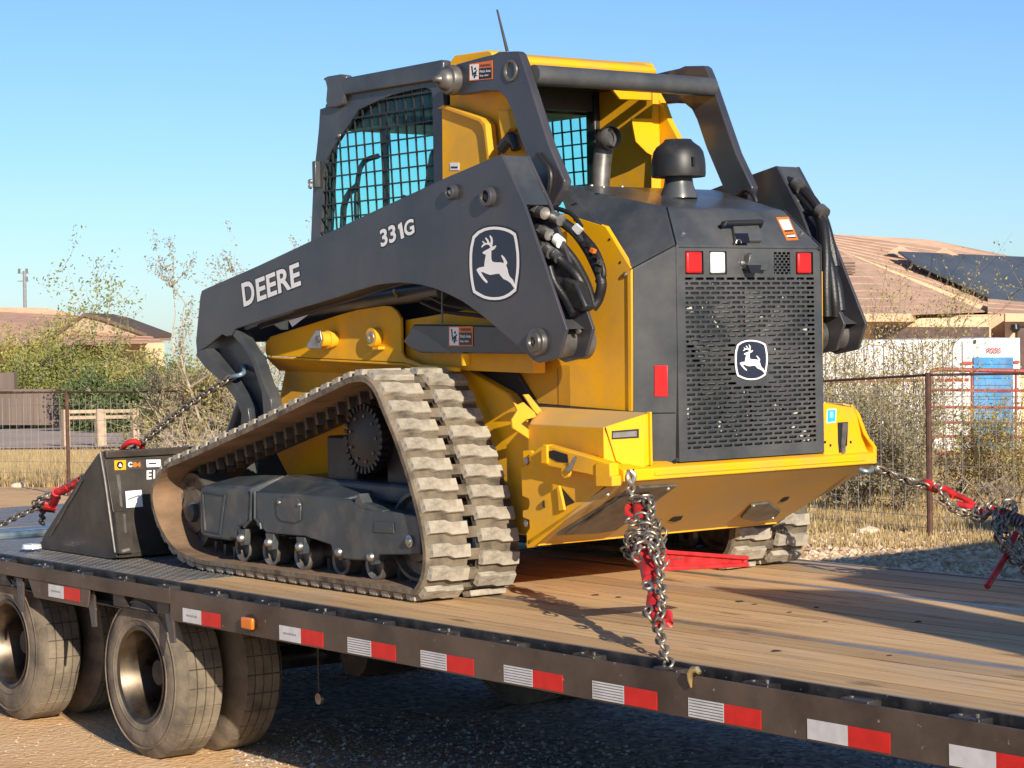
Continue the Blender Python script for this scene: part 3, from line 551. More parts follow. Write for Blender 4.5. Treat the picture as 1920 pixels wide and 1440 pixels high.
# hood top shroud (grey, slightly proud, glossy)
# rear grille door with punched slots
YG = -0.840
door = MB(); X0, X1, Z0, Z1 = -0.383, 0.384, 0.548, 1.362
sx0, sx1, sz0, sz1 = -0.346, 0.346, 0.590, 1.245
rows = 36; rh = (sz1-sz0)/rows; pw = (sx1-sx0)/13.0; shh = rh*0.27; gap = 0.0085
badge = (-0.005, 0.923)
def slot_cell(a, c, z0, z1, s0, s1):
    zm = (z0+z1)/2; r = min(shh, (s1-s0)/2-1e-4)
    ring = []
    for (cx, sg) in ((s1-r, 0), (s0+r, 1)):
        for k in range(4): an = -pi/2+pi*k/3+pi*sg; ring.append((cx+r*cos(an), zm+shh*sin(an)))
    rect = [(c, z0), (c, z1), (a, z1), (a, z0)]
    vs = [(x, YG, z) for x, z in ring]+[(x, YG, z) for x, z in rect]
    R0, R1, R2, R3 = 8, 9, 10, 11
    fs = [(0, R0, 1), (1, R0, R1, 2), (2, R1, 3), (3, R1, R2, 4), (4, R2, 5), (5, R2, R3, 6), (6, R3, 7), (7, R3, R0, 0)]
    door.add(vs, [f[::-1] for f in fs])
def plain(a, c, z0, z1): door.add([(a, YG, z0), (c, YG, z0), (c, YG, z1), (a, YG, z1)], [(0, 1, 2, 3)])
for i in range(rows):
    z1 = sz1-i*rh; z0 = z1-rh; zc = (z0+z1)/2
    cells = []
    if i % 2 == 0: cells = [(sx0+k*pw, sx0+(k+1)*pw) for k in range(13)]
    else: cells = [(sx0, sx0+pw/2)]+[(sx0+pw*(k+.5), sx0+pw*(k+1.5)) for k in range(12)]+[(sx1-pw/2, sx1)]
    for a, c in cells:
        if abs((a+c)/2-badge[0]) < 0.092 and abs(zc-badge[1]) < 0.088: plain(a, c, z0, z1)
        else: slot_cell(a, c, z0, z1, a+gap/2, c-gap/2)
plain(X0, sx0, Z0, Z1); plain(sx1, X1, Z0, Z1); plain(sx0, sx1, Z0, sz0)
# upper band: lamp openings and the small vent
def band(z0, z1, holes):
    x = sx0
    for a, c in holes+[(sx1, None)]:
        plain(x, a, z0, z1); x = c
lamps = [(-0.338, -0.245), (-0.215, -0.125), (0.245, 0.335)]
band(1.252, 1.340, [(-0.338, -0.245), (-0.215, -0.125), (0.120, 0.215), (0.243, 0.338)])
plain(sx0, sx1, sz1, 1.252); plain(sx0, sx1, 1.340, Z1)
vr = 8; vh = 0.088/vr; vw = 0.095/4
for i in range(vr):
    z1 = 1.340-i*vh; z0 = z1-vh
    cells = [(0.120+k*vw, 0.120+(k+1)*vw) for k in range(4)] if i % 2 == 0 else [(0.120, 0.120+vw/2)]+[(0.120+vw*(k+.5), 0.120+vw*(k+1.5)) for k in range(3)]+[(0.215-vw/2, 0.215)]
    for a, c in cells: slot_cell(a, c, z0, z1, a+0.002, c-0.002)
def _fix(mb):
    out = []
    for f in mb.f:
        a, b_, c = (Vector(mb.v[i]) for i in f[:3]); n_ = sum(((Vector(mb.v[f[i]])-a).cross(Vector(mb.v[f[(i+1) % len(f)]])-a) for i in range(len(f))), Vector()); out.append(f if n_.y < 0 else f[::-1])
    mb.f = out
_fix(door)
go = door.obj('grille_door', DRK, LD); sm = go.modifiers.new('solidify', 'SOLIDIFY'); sm.thickness = 0.004; sm.offset = -1
wl = MB().box((X0, YG+0.004, Z0), (X0+0.004, YG+0.03, Z1)).box((X1-0.004, YG+0.004, Z0), (X1, YG+0.03, Z1)).box((X0, YG+0.004, Z0), (X1, YG+0.03, Z0+0.004)).box((X0, YG+0.004, Z1-0.004), (X1, YG+0.03, Z1)); wl.obj('door_return_flange', DRK, go)
bk = MB().box((-0.36, YG+0.05, 0.58), (0.36, YG+0.07, 1.25)).obj('radiator_core', SPCK, LD)
fan = MB()
for k in range(9):
    a = 2*pi*k/9; u_ = V(cos(a), 0, sin(a)); w_ = V(-sin(a), 0, cos(a)); c_ = V(0.02, YG+0.036, 0.92)
    fan.add([c_+u_*0.06-w_*0.02, c_+u_*0.06+w_*0.02+V(0,.01,0), c_+u_*0.27+w_*0.06+V(0,.01,0), c_+u_*0.27-w_*0.03], [(0,1,2,3)])
fan.cyl((0.02, YG+0.03, 0.92), (0.02, YG+0.045, 0.92), 0.06, n=16)
fan.obj('cooling_fan', GRS, LD)
MB().prism([(-0.30, YG+0.012, 1.0), (-0.30, YG+0.012, 1.02), (-0.2, YG+0.012, 0.97), (-0.25, YG+0.012, 0.9)], (0, .01, 0)).obj('guard_bracket', GRS, LD)
for (a, c), mt, nm in zip(lamps, (RDD, LENS, RDD), ('tail_lamp', 'reversing_lamp', 'tail_lamp')):
    hs = MB().box((a+.002, YG+0.005, 1.254), (c-.002, YG+0.06, 1.338)).obj(nm, BLK, LD)
    MB().box((a+0.000, YG-0.012, 1.256), (c-0.016, YG+0.004, 1.337)).obj('lamp_lens', mt, hs, bevel=0.010, seg=3)
MB().box((0.115, YG+0.03, 1.25), (0.22, YG+0.04, 1.345)).obj('vent_backing', BLD, LD)
hb = MB().prism([onY(1396,478,YG-.001), onY(1402,474,YG-.001), onY(1406,492,YG-.001), onY(1434,494,YG-.001), onY(1428,508,YG-.001), onY(1392,505,YG-.001)], (0, -0.030, 0)).obj('door_latch', DRK, LD, bevel=0.003)
MB().prism([onY(1398,497,YG-.032), onY(1424,497,YG-.032), onY(1420,512,YG-.032), onY(1404,512,YG-.032)], (0, -0.012, 0)).obj('latch_recess', BLD, hb)
MB().lathe(onY(1391,493,YG), (0,-1,0), [(0,.012),(.008,.011),(.014,.005),(.014,0)], n=14).obj('latch_knob', STL, hb, smooth=True)
for q in ((1270,862),(1537,465)): MB().cyl(onY(q[0],q[1],YG-.001), onY(q[0],q[1],YG-.01), 0.008, n=8).obj('door_hinge_pin', BLD, LD)
# emblem: running stag in a rounded shield, white on near-black
DEER = [(365,595),(375,575),(440,540),(482,516),(478,500),(465,478),(440,468),(410,472),(378,492),(355,515),(347,500),(362,475),(385,452),(360,425),(368,413),(398,440),(432,446),(434,425),(405,375),(416,362),(448,395),(466,440),(486,440),(490,400),(470,342),(480,328),(508,365),(517,420),(508,500),(530,496),(558,482),(572,492),(545,535),(512,556),(495,557),(493,640),(496,690),(512,725),(560,735),(640,735),(682,750),(683,715),(645,640),(656,625),(690,660),(716,700),(735,745),(725,768),(714,776),(735,830),(750,900),(772,950),(815,990),(850,1080),(862,1115),(852,1130),(830,1110),(790,1050),(740,1012),(680,985),(640,940),(615,905),(560,910),(480,925),(430,908),(380,885),(335,875),(372,940),(405,980),(430,1010),(440,1038),(420,1045),(370,995),(320,930),(280,862),(277,840),(300,820),(350,806),(390,800),(395,740),(405,680),(416,618),(385,612)]
RING = [(215,345),(290,270),(380,225),(460,206),(540,200),(620,205),(700,220),(790,252),(862,300),(878,360),(892,440),(903,520),(912,600),(915,700),(914,800),(906,900),(895,980),(885,1050),(868,1165),(780,1235),(700,1275),(620,1295),(540,1300),(460,1295),(380,1275),(300,1235),(225,1190),(208,1130),(195,1060),(182,970),(175,900),(169,800),(168,700),(170,600),(180,500),(196,430)]
def emblem(P, out, parent, blacks=1.05):
    """P maps crop pixels of the emblem to a 3-D point on its panel"""
    o = Vector(out).normalized(); cx, cy = 541, 750
    sc_ = lambda q, s_: (cx+(q[0]-cx)*s_, cy+(q[1]-cy)*s_)
    back = MB().prism([P(*sc_(q, blacks)) for q in RING], o*0.0012).obj('emblem', BLD, parent)
    n = len(RING); v = [P(*q)+o*0.0020 for q in RING]+[P(*(cx+(q[0]-cx)*0.895, cy+(q[1]-cy)*0.925))+o*0.0020 for q in RING]
    MB().add(v, [(i, (i+1)%n, (i+1)%n+n, i+n) for i in range(n)]).obj('emblem_border', WHT, back)
    MB().prism([P(*(cx+(q[0]-cx)*0.88, cy+(q[1]-cy)*0.91))+o*0.0013 for q in RING], o*0.0004).obj('emblem_field', NVY, back)
    MB().prism([P(*q)+o*0.0019 for q in DEER], o*0.0006).obj('emblem_stag', WHT, back)
XA = -0.798
lc = onX(860+541/8, 400+750/8, XA)
def Pside(u, v): return onX(860+u/8, 400+v/8, XA)
def Prear(u, v):
    q_ = Pside(u, v); s_ = 0.138/ (Pside(541,200).z-Pside(541,1300).z)*1.12
    return V(badge[0]-(q_.y-lc.y)*s_*1.0, YG, badge[1]+(q_.z-lc.z)*s_)
emblem(Prear, (0, -1, 0), LD, 1.03)
# small print on door bottom
# cab -------------------------------------------------------------------
XC = -0.44
op = [(601,440),(603,400),(606,360),(607,325),(612,300),(627,272),(640,252),(653,235),(672,206),(701,192),(734,178),(774,168),(798,164),(808,168),(811,180),(813,330),(813,400),(813,470),(700,520),(600,545)]
outl = [(583,560),(583,452),(588,330),(594,280),(598,240),(600,205),(614,200),(630,190),(645,176),(736,162),(828,147),(833,200),(833,330),(833,480),(700,560)]
OP = XP(XC, op); OU = XP(XC, outl)
OP[-4].z = OP[-3].z = 1.25; OP[-2].z = 1.25; OP[-1].z = 1.25; OP[-2].y = 1.2; OP[-1] = V(XC, OP[0].y, 1.25)
OP = OP[:-4]+[V(XC, OP[13].y, 1.30), V(XC, OP[0].y, 1.30)]
OU = [V(XC, OU[1].y+.01, 1.0)]+OU[1:13]+[V(XC, OU[12].y, 1.0)]
def ring_plate(outer, inner, th):
    """plate with a hole, joined by tessellation"""
    from mathutils.geometry import tessellate_polygon
    tri = tessellate_polygon([outer, inner]); allp = outer+inner; n = len(allp); mb = MB()
    vs = allp+[p_+V(th,0,0) for p_ in allp]; fs = [tuple(t_) for t_ in tri]+[tuple(i+n for i in t_[::-1]) for t_ in tri]
    for base, cnt in ((0, len(outer)), (len(outer), len(inner))):
        for i in range(cnt): a_, c_ = base+i, base+(i+1)%cnt; fs.append((a_, c_, c_+n, a_+n))
    return mb.add(vs, fs)
m = ring_plate(OU, OP, 0.022); both('cab_side_frame', m, DRK, LD)
# door screen: bars clipped to the opening
def clip(poly, p, q):
    """portions of segment p-q (y,z) inside polygon"""
    ts = [0.0, 1.0]; n = len(poly)
    for i in range(n):
        a, c = poly[i], poly[(i+1)%n]; r_ = (q[0]-p[0], q[1]-p[1]); s_ = (c[0]-a[0], c[1]-a[1]); den = r_[0]*s_[1]-r_[1]*s_[0]
        if abs(den) < 1e-12: continue
        t_ = ((a[0]-p[0])*s_[1]-(a[1]-p[1])*s_[0])/den; u_ = ((a[0]-p[0])*r_[1]-(a[1]-p[1])*r_[0])/den
        if 0 < t_ < 1 and 0 <= u_ <= 1: ts.append(t_)
    ts.sort(); out = []
    for t0, t1 in zip(ts, ts[1:]):
        tm_ = (t0+t1)/2; x, y_ = p[0]+(q[0]-p[0])*tm_, p[1]+(q[1]-p[1])*tm_; ins = False
        for i in range(n):
            a, c = poly[i], poly[(i+1)%n]
            if (a[1] > y_) != (c[1] > y_) and x < (c[0]-a[0])*(y_-a[1])/(c[1]-a[1])+a[0]: ins = not ins
        if ins and t1-t0 > 1e-4: out.append(((p[0]+(q[0]-p[0])*t0, p[1]+(q[1]-p[1])*t0), (p[0]+(q[0]-p[0])*t1, p[1]+(q[1]-p[1])*t1)))
    return out
poly = [(p_.y, p_.z) for p_ in OP]
def screen(x, side):
    me_ = []
    y0, y1 = min(p_[0] for p_ in poly), max(p_[0] for p_ in poly); z0, z1 = min(p_[1] for p_ in poly), max(p_[1] for p_ in poly)
    y_ = y0+0.03
    while y_ < y1:
        for a, c in clip(poly, (y_, z0-.01), (y_+0.06, z1+.01)):
            MB().add(*bar(x, a, c, 0.0034)).obj('screen_bar', BLK, LD)
        y_ += 0.066
    z_ = z0+0.03
    while z_ < z1+0.1:
        for a, c in clip(poly, (y0-.01, z_+0.0), (y1+.01, z_)):
            MB().add(*bar(x-0.006*side, a, c, 0.0034)).obj('screen_bar', BLK, LD)
        z_ += 0.062
def bar(x, a, c, w):
    a3, c3 = V(x, a[0], a[1]), V(x, c[0], c[1]); d_ = (c3-a3).normalized(); n_ = V(1,0,0).cross(d_)*w; vs = []
    for p_ in (a3, c3):
        for sx in (-0.003, 0.003):
            for sg in (-1, 1): vs.append(p_+V(sx,0,0)+n_*sg)
    return vs, [(0,1,3,2), (4,6,7,5), (0,4,5,1), (1,5,7,3), (3,7,6,2), (2,6,4,0)]
screen(XC+0.008, 1); screen(-XC-0.008, -1)
m = MB().prism([V(XC+0.026, p_[0], p_[1]) for p_ in poly], (0.004, 0, 0)); both('cab_side_glass', m, GLZ, LD)
for q in ((637,254),(782,154)): p = onX(*q, XC-.001); MB().lathe(p, (-1,0,0), [(0,.010),(.006,.009),(.010,.004),(.010,0)], n=12).obj('cab_bolt', STL, LD, smooth=True)
# roof side beams, front brackets, roof
XR = -0.462
rb = XP(XR, [(640,147),(825,112),(830,114),(830,148),(646,178),(643,174)])
m = MB().prism(rb, (0.05, 0, 0)); both('roof_side_beam', m, DRK, LD, bevel=0.008)
fb = XP(XR, [(603,148),(612,143),(636,139),(648,141),(646,178),(642,196),(630,202),(613,202),(610,190),(612,165),(609,152)])
m = MB().prism(fb, (0.04, 0, 0)); both('roof_bracket', m, DRK, LD, bevel=0.010)
ry0, ry1 = 0.115, 1.28
rf_ = MB().prism([(-0.40, ry0+.02, 2.135), (-0.40, ry0+.02, 2.172), (-0.40, ry0+.10, 2.196), (-0.40, 0.55, 2.200), (-0.40, 0.55, 2.12)], (0.80, 0, 0)).obj('roof_panel', YEL, LD, bevel=0.018, seg=3)
MB().prism([(-0.42, 0.552, 2.12), (-0.42, 0.552, 2.195), (-0.42, 1.24, 2.20), (-0.42, 1.36, 2.17), (-0.42, 1.36, 2.12)], (0.84, 0, 0)).obj('roof_panel', DRK, LD, bevel=0.015)
ry = onX(843,112,-.44)
m = MB().prism([onX(843,118,-0.44), onX(852,104,-0.44), onX(915,94,-0.44), onX(921,97,-0.44), onX(923,104,-.44), onX(925,125,-0.44), onX(843,150,-0.44)], (0.10, 0, 0)); both('roof_side_rib', m, YEL, LD, bevel=0.005)
# rear pillars and rear wall of the cab
m = MB().prism(XP(-0.43, [(843,150),(845,470),(1000,470),(985,250),(965,210),(955,180),(930,130)]), (0.03, 0, 0)); both('rear_pillar', m, YEL, LD, bevel=0.004)
pl = XP(-0.475, [(828,205),(833,199),(845,202),(905,224),(914,233),(915,245),(921,300),(925,470),(830,470)])
m = MB().prism(pl, (0.03, 0, 0)); both('service_cover', m, YEL, LD, bevel=0.004)
m = MB().prism([p_+V(-.02,0,.0) for p_ in XP(-0.475, [(826,204),(838,197),(908,222),(918,233),(919,246),(925,300),(920,300),(914,246),(911,236),(904,228),(838,204)])], (0.05, 0, 0)); both('cover_rim', m, YEL, LD, bevel=0.002)
slab(quadX(-0.476, 844, 305, 861, 319), (-1,0,0)).obj('small_decal', WHT, LD)
slab(quadX(-0.478, 846, 312, 858, 315), (-1,0,0)).obj('small_decal_print', BLD, LD)
# sun-lit gusset between pillar and link
m = MB().prism(XP(-0.49, [(933,205),(953,207),(957,240),(940,262),(936,235)]), (0.05, 0.02, 0)); m.obj('pillar_gusset', YEL, LD, bevel=0.003)
YR = 0.13
rc = MB()
# right rear column
colR = [(0.11,1.60),(0.375,1.60),(0.375,2.12),(0.11,2.12)]
YB = 0.50
rp1 = MB().prism([(0.365, 0.13, 1.5), (0.365, 0.13, 2.06), (0.365, 0.20, 2.125), (0.365, 0.56, 2.125), (0.365, 0.56, 1.5)], (0.035, 0, 0)).obj('rear_pillar', YEL, LD, bevel=0.004)
MB().prism(YP(0.125, [(1148,166),(1222,170),(1222,188),(1163,186)]), (0, 0.02, 0)).obj('roof_gusset', YEL, LD, bevel=0.003)
MB().prism(YP(0.122, [(1185,222),(1223,222),(1224,292),(1213,286),(1193,266),(1189,245)]), (0, 0.008, 0)).obj('pillar_bracket', YEL, LD, bevel=0.002)
MB().prism(YP(0.125, [(1223,200),(1227,238),(1237,242),(1238,292),(1229,296),(1229,330),(1240,335),(1240,390),(1222,390)]), (0, 0.006, 0)).obj('pillar_flange', YEL, LD, bevel=0.002)
xr_, xr2 = onY(1112,270,YB).x, onY(1124,270,YB).x
MB().box((-0.40, YB, 1.50), (-0.30, YB+0.05, 2.125)).obj('rear_wall', DRK, LD)
MB().box((-0.30, YB, 2.01), (xr_, YB+0.05, 2.125)).obj('rear_header', DRK, LD)
MB().box((xr_, YB-0.012, 1.50), (xr2, YB+0.05, 2.125)).obj('rear_window_frame', BLK, LD, bevel=0.008)
MB().box((xr2, YB, 1.50), (0.365, YB+0.04, 2.125)).obj('rear_wall', YEL, LD)
MB().box((-0.40, 0.16, 2.095), (0.365, YB, 2.13)).obj('rear_header', DRK, LD)
MB().box((-0.30, YB+0.01, 1.50), (xr_, YB+0.015, 2.01)).obj('rear_window', GLZ, LD)
MB().prism([(-0.37, 1.57, 1.45), (-0.37, 1.574, 1.45), (-0.37, 1.484, 2.12), (-0.37, 1.48, 2.12)], (.74, 0, 0)).obj('windscreen', GLZ, LD)
# cab floor, seat, controls
MB().box((-0.42, 0.2, 1.18), (0.42, 1.6, 1.22)).obj('cab_floor', BLK, LD)
MB().box((-0.42, 1.57, 1.0), (0.42, 1.60, 1.45)).obj('cab_front_panel', DRK, LD)
m = MB().prism([(-0.418, 1.55, 1.3), (-0.418, 1.60, 1.3), (-0.418, 1.50, 2.10), (-0.418, 1.45, 2.10)], (.05, 0, 0)); both('front_post', m, DRK, LD, bevel=0.006)
seat = MB().prism([(-0.20,1.08,1.22),(-0.20,1.08,1.42),(-0.20,1.27,1.44),(-0.20,1.30,1.38),(-0.20,1.27,1.22)], (0.40,0,0)).obj('seat', BLK, LD, bevel=0.03, seg=3)
MB().prism([(-0.19,1.02,1.40),(-0.17,0.94,1.86),(-0.17,1.00,1.90),(-0.17,1.06,1.86),(-0.19,1.16,1.42)], (0.36,0,0)).obj('seat_back', BLK, seat, bevel=0.035, seg=3)
MB().box((-0.14,0.92,1.90), (0.12,1.02,2.0)).obj('head_rest', BLK, seat, bevel=0.03)
m = MB().box((-0.36,0.55,1.42), (-0.24,1.15,1.50)); both('arm_console', m, BLK, LD, bevel=0.02)
for x in (-0.30, 0.30): MB().tube([(x,1.05,1.48), (x,1.08,1.56), (x+.02,1.06,1.66)], 0.02, n=8).obj('joystick', BLK, LD, smooth=True)
MB().tube([(-0.33,1.28,1.30), (-0.35,1.36,1.55), (-0.34,1.34,1.80), (-0.30,1.25,1.85)], 0.012, smooth=5).obj('grab_rail', BLK, LD, smooth=True)
MB().box((0.22,1.35,1.75), (0.40,1.42,1.95)).obj('monitor', BLK, LD, bevel=0.01)
MB().tube([(-0.395,1.40,1.25), (-0.395,1.40,1.62), (-0.37,1.32,1.72)], 0.015, smooth=4).obj('door_handle', BLK, LD, smooth=True)
MB().box((-0.40, 1.0, 1.97), (0.40, 1.40, 2.11)).obj('headliner', BLK, LD)
MB().box((-0.40, 0.56, 2.0), (0.40, 1.0, 2.11)).obj('headliner', BLK, LD)
m = MB().box((-0.412,1.02,1.2), (-0.400,1.06,2.1)); both('door_post', m, BLK, LD)
hg = MB().box((-0.47, onX(591,330,-.47).y, onX(587,352,-.47).z), (-0.44, onX(585,330,-.47).y, onX(587,302,-.47).z)).obj('door_hinge', DRK, LD, bevel=0.004)
MB().lathe(onX(583,341,-.47), (-1,0,0), [(0,.014),(.01,.012),(.012,0)], n=10).obj('hinge_bolt', STL, hg, smooth=True)
MB().lathe(onX(583,350,-.47), (-1,0,0), [(0,.012),(.01,.010),(.012,0)], n=10).obj('hinge_bolt', STL, hg, smooth=True)
# antenna
a, c = onY(951, 96, 0.3), onY(932, 18, 0.3); MB().tube([a, (a+c)/2, c], [0.007, 0.0055, 0.004], n=6).obj('antenna', BLK, LD)
# exhaust elbow
p = onY(1126, 350, -0.02); q = onY(1130, 290, -0.02); e_ = onY(1147, 257, -0.10)
ex = MB().tube([p+V(0,0,-.05), p+V(0,0,.02), q, V(q.x+.005, q.y-.01, q.z+.05), V(e_.x-.01, e_.y+.03, e_.z-.005), e_], 0.040, n=18, smooth=5, cap=False).obj('exhaust_pipe', GRS, LD, smooth=True)
dr = V(0.45, -0.85, 0.25).normalized(); MB().lathe(e_-dr*0.004, (CAM-e_).normalized()*0.5+V(0.1,-.5,.1), [(-.05,.046),(0.0,.050),(.004,.046),(-.03,.040),(-.03,0)], n=24).obj('exhaust_mouth', BLK, ex, smooth=True)
# pre-cleaner
pc = onZ(1273, 372, 1.57); pc = V(pc.x, pc.y, 1.57)
pr_ = MB().lathe(pc, (0,0,1), [(0,.075),(.02,.072),(.05,.060),(.09,.054),(.12,.054)], n=28).obj('precleaner_neck', DRK, LD, smooth=True)
fdist = (pc-CAM).dot(FW); sc1 = fdist/F
MB().lathe(pc, (0,0,1), [(.085,.045),(.085,50*sc1),(.095,51*sc1),(.13,51*sc1),(.155,50*sc1),(.185,47*sc1),(.205,41*sc1),(.222,30*sc1),(.228,27*sc1),(.235,25*sc1),(.238,0)], n=40).obj('precleaner_cap', BLK, pr_, smooth=True)
MB().obox(pc+V(-.02,-51*sc1,.14), (.006,0,0), (0,.006,0), (0,0,.018)).obj('cap_slot', BLD, pr_)
# rear links, cross tube
LK = [(844,128),(856,120),(900,108),(924,102),(934,97),(968,96),(973,100),(980,118),(1028,270),(1058,339),(1055,352),(1036,386),(1022,386),(1005,340),(975,262),(957,204),(948,184),(935,172),(911,171),(872,177),(856,178),(843,170),(836,150)]
L_up = XP(-0.520, LK)
m = MB().prism(L_up, (0.040, 0, 0)); both('rear_link', m, ARM, LD, bevel=0.006)
p = onX(847, 150, -0.53)
hub = MB().lathe((-0.535, p.y, p.z), (-1,0,0), [(-0.02,.062),(.01,.062),(.02,.058),(.024,.046),(.04,.043),(.052,.036),(.06,.020),(.075,.012),(.085,.012),(.088,0)], n=26); both('link_pivot', hub, GRS, LD, smooth=True)
p = onX(958, 133, -0.52)
for sg in (1, -1):
    rg = MB().lathe((-0.521, p.y, p.z), (-1,0,0), [(0,.045),(.006,.043),(.008,.036),(.004,.030),(-.003,.027),(-.003,0)], n=26)
    (rg if sg > 0 else rg.mirror()).obj('tube_end_ring', GRS, LD, smooth=True)
ty_, tz_ = p.y-0.04, p.z-0.01
te = onX(1300, 160, 0.48); ta = onX(1000, 140, -0.48)
MB().cyl((-0.479, ta.y, ta.z), (0.479, ta.y, ta.z), 0.040, n=32).obj('cross_tube', DRK, LD, smooth=True)
warn_decal([onX(880,152,-0.5215), onX(924,148,-0.5215), onX(924,113,-0.5215), onX(880,120,-0.5215)], (-1,0,0), 0.42)
m = MB().tube([onX(1007,288,-.53), onX(1030,318,-.53), onX(1032,345,-.53), onX(1026,372,-.53)], 0.009, smooth=5); m.obj('hose_strap', BLK, LD, smooth=True)
m = MB().tube([onX(1380,368,.46), onX(1398,356,.46), onX(1412,365,.46), onX(1418,380,.46)], 0.010, smooth=5); m.obj('hose_strap', BLK, LD, smooth=True)
MB().tube([onX(955,262,-.50), onX(940,280,-.50), onX(960,256,-.48), onX(968,280,-.48)], 0.022, smooth=5).obj('wiring_loom', HOSE, LD, smooth=True)
# loader arms --------------------------------------------------------------
ARMO = [(375,556),(378,545),(388,540),(480,500),(582,452),(700,396),(840,331),(939,289),(982,382),(1022,500),(1062,617),(1048,671),(1009,681),(1000,676),(978,655),(923,608),(895,585),(868,566),(841,552),(815,541),(790,534.5),(768,531.5),(749,530.5),(727,532),(705,535),(670,545),(638,556),(595,569),(553,581),(497,599),(441,617),(434,629),(425,631),(416,627),(385,652),(369,660),(367,640)]
AO = XP(-0.798, ARMO)
def arm_plate(x, t): return MB().prism([V(x, p_.y, p_.z) for p_ in AO], (t, 0, 0))
for sgn in (1, -1):
    k = (lambda mb: mb) if sgn > 0 else (lambda mb: mb.mirror())
    arm = k(arm_plate(-0.798, 0.014)).obj('loader_arm', ARM, LD, bevel=0.003)
    k(MB().prism([V(-0.672, p_.y, p_.z) for p_ in AO[8:-7]] + [V(-0.672, AO[-7].y, AO[-7].z)]+[V(-0.672, p_.y, p_.z) for p_ in AO[0:8]], (0.014, 0, 0))).obj('inner_plate', ARM, arm, bevel=0.003)
    core = [AO[i] for i in (0,1,2,3,4,5,6,7)]
    cr_ = [V(-0.784, p_.y, p_.z-0.004) for p_ in core]+[V(-0.784, q_.y, q_.z) for q_ in XP(-0.784, [(978,380),(960,420),(900,560),(841,548),(790,531),(749,527),(705,531),(638,552),(553,577),(443,612),(372,640)])]
    k(MB().prism(cr_, (0.112, 0, 0))).obj('box_section', ARM, arm, bevel=0.003)
    # closed grey rear cover at the top of the arm
    k(MB().prism([onX(939,290,-.784), onX(945,291,-.784), onX(986,383,-.784), onX(980,386,-.784)], (0.112, 0, 0))).obj('rear_cover', DRK, arm, bevel=0.002)
    for q in ((971,369),(996,369)): k(MB().lathe(onX(*q, -0.78 if q[0] < 980 else -0.69)+V(0,-.0,0), (0,-1,.3), [(0,.011),(.008,.010),(.014,.004),(.014,0)], n=12)).obj('cover_bolt', STL, arm, smooth=True)
    # lower web between plates with tube
    p = onX(1011, 641, -0.798)
    wb = [onX(1040,600,-.784), onX(1056,615,-.784), onX(1046,660,-.784), onX(1030,640,-.784)]
    k(MB().prism([onX(998,500,-.784)+V(0,.03,0), onX(1035,598,-.784)+V(0,.02,0), onX(1060,617,-.784)+V(0,.02,0), onX(1040,617,-.784)+V(0,.06,0)], (0.112, 0, 0))).obj('rear_web', DRK, arm, bevel=0.002)
    k(MB().cyl((-0.784, p.y-.01, p.z), (-0.658, p.y-.01, p.z), 0.062, n=28)).obj('pivot_tube', GRS, arm, smooth=True)
    k(MB().cyl((-0.655, p.y-.01, p.z), (-0.585, p.y-.01, p.z), 0.070, n=28)).obj('pivot_tube', GRS, arm, smooth=True)
    k(MB().lathe((-0.799, p.y, p.z), (-1,0,0), [(0,.052),(.016,.052),(.020,.050),(.022,.043),(.022,.040),(.026,.039),(.032,.036),(.034,.020),(.028,.017),(.024,.015),(.024,.008),(.030,.006),(.030,0)], n=32)).obj('pivot_cap', GRS, arm, smooth=True)
    for (px, py), r_, lug_ in (((851,360), .031, 1), ((919,369), .040, 0)):
        p = onX(px, py, -0.798)
        pf = [(0,r_),(.022,r_),(.027,r_-.004),(.027,r_*.62),(.018,r_*.55),(.006,r_*.5),(.006,0)]
        bo = k(MB().lathe((-0.7985, p.y, p.z), (-1,0,0), pf, n=30)).obj('pin_boss', ARM, arm, smooth=True)
        k(MB().lathe((-0.805, p.y, p.z), (-1,0,0), [(0,r_*.42),(.012,r_*.42),(.018,r_*.2),(.018,0)], n=16)).obj('pin_end', STL if lug_ else BLD, bo, smooth=True)
    # lower leg at the front of the arm
    leg = XP(-0.735, [(384,652),(417,627),(441,620),(460,645),(480,690),(497,738),(510,779),(505,800),(466,800),(452,760),(424,712),(392,680)])
    k(MB().prism(leg, (0.05, 0, 0))).obj('arm_leg', DRK, arm, bevel=0.003)
    rib = XP(-0.798, [(369,658),(386,653),(392,664),(428,708),(450,738),(464,765),(469,800),(457,800),(452,775),(440,748),(418,718),(385,690),(367,667)])
    k(MB().prism(rib, (0.060, 0, 0))).obj('leg_flange', DRK, arm, bevel=0.004)
    r2 = XP(-0.795, [(441,618),(447,622),(463,650),(478,672),(494,720),(507,748),(509,770),(500,779),(494,778),(490,735),(472,680),(455,650),(436,630)])
    k(MB().prism(r2, (0.060, 0, 0))).obj('leg_flange', DRK, arm, bevel=0.004)
p = onX(1089, 617, -0.672); 
MB().lathe(onX(1083,621,-.70), (0,-1,0), [(0,.010),(.012,.009),(.018,.004),(.018,0)], n=12).obj('grease_fitting', STL, LD, smooth=True)
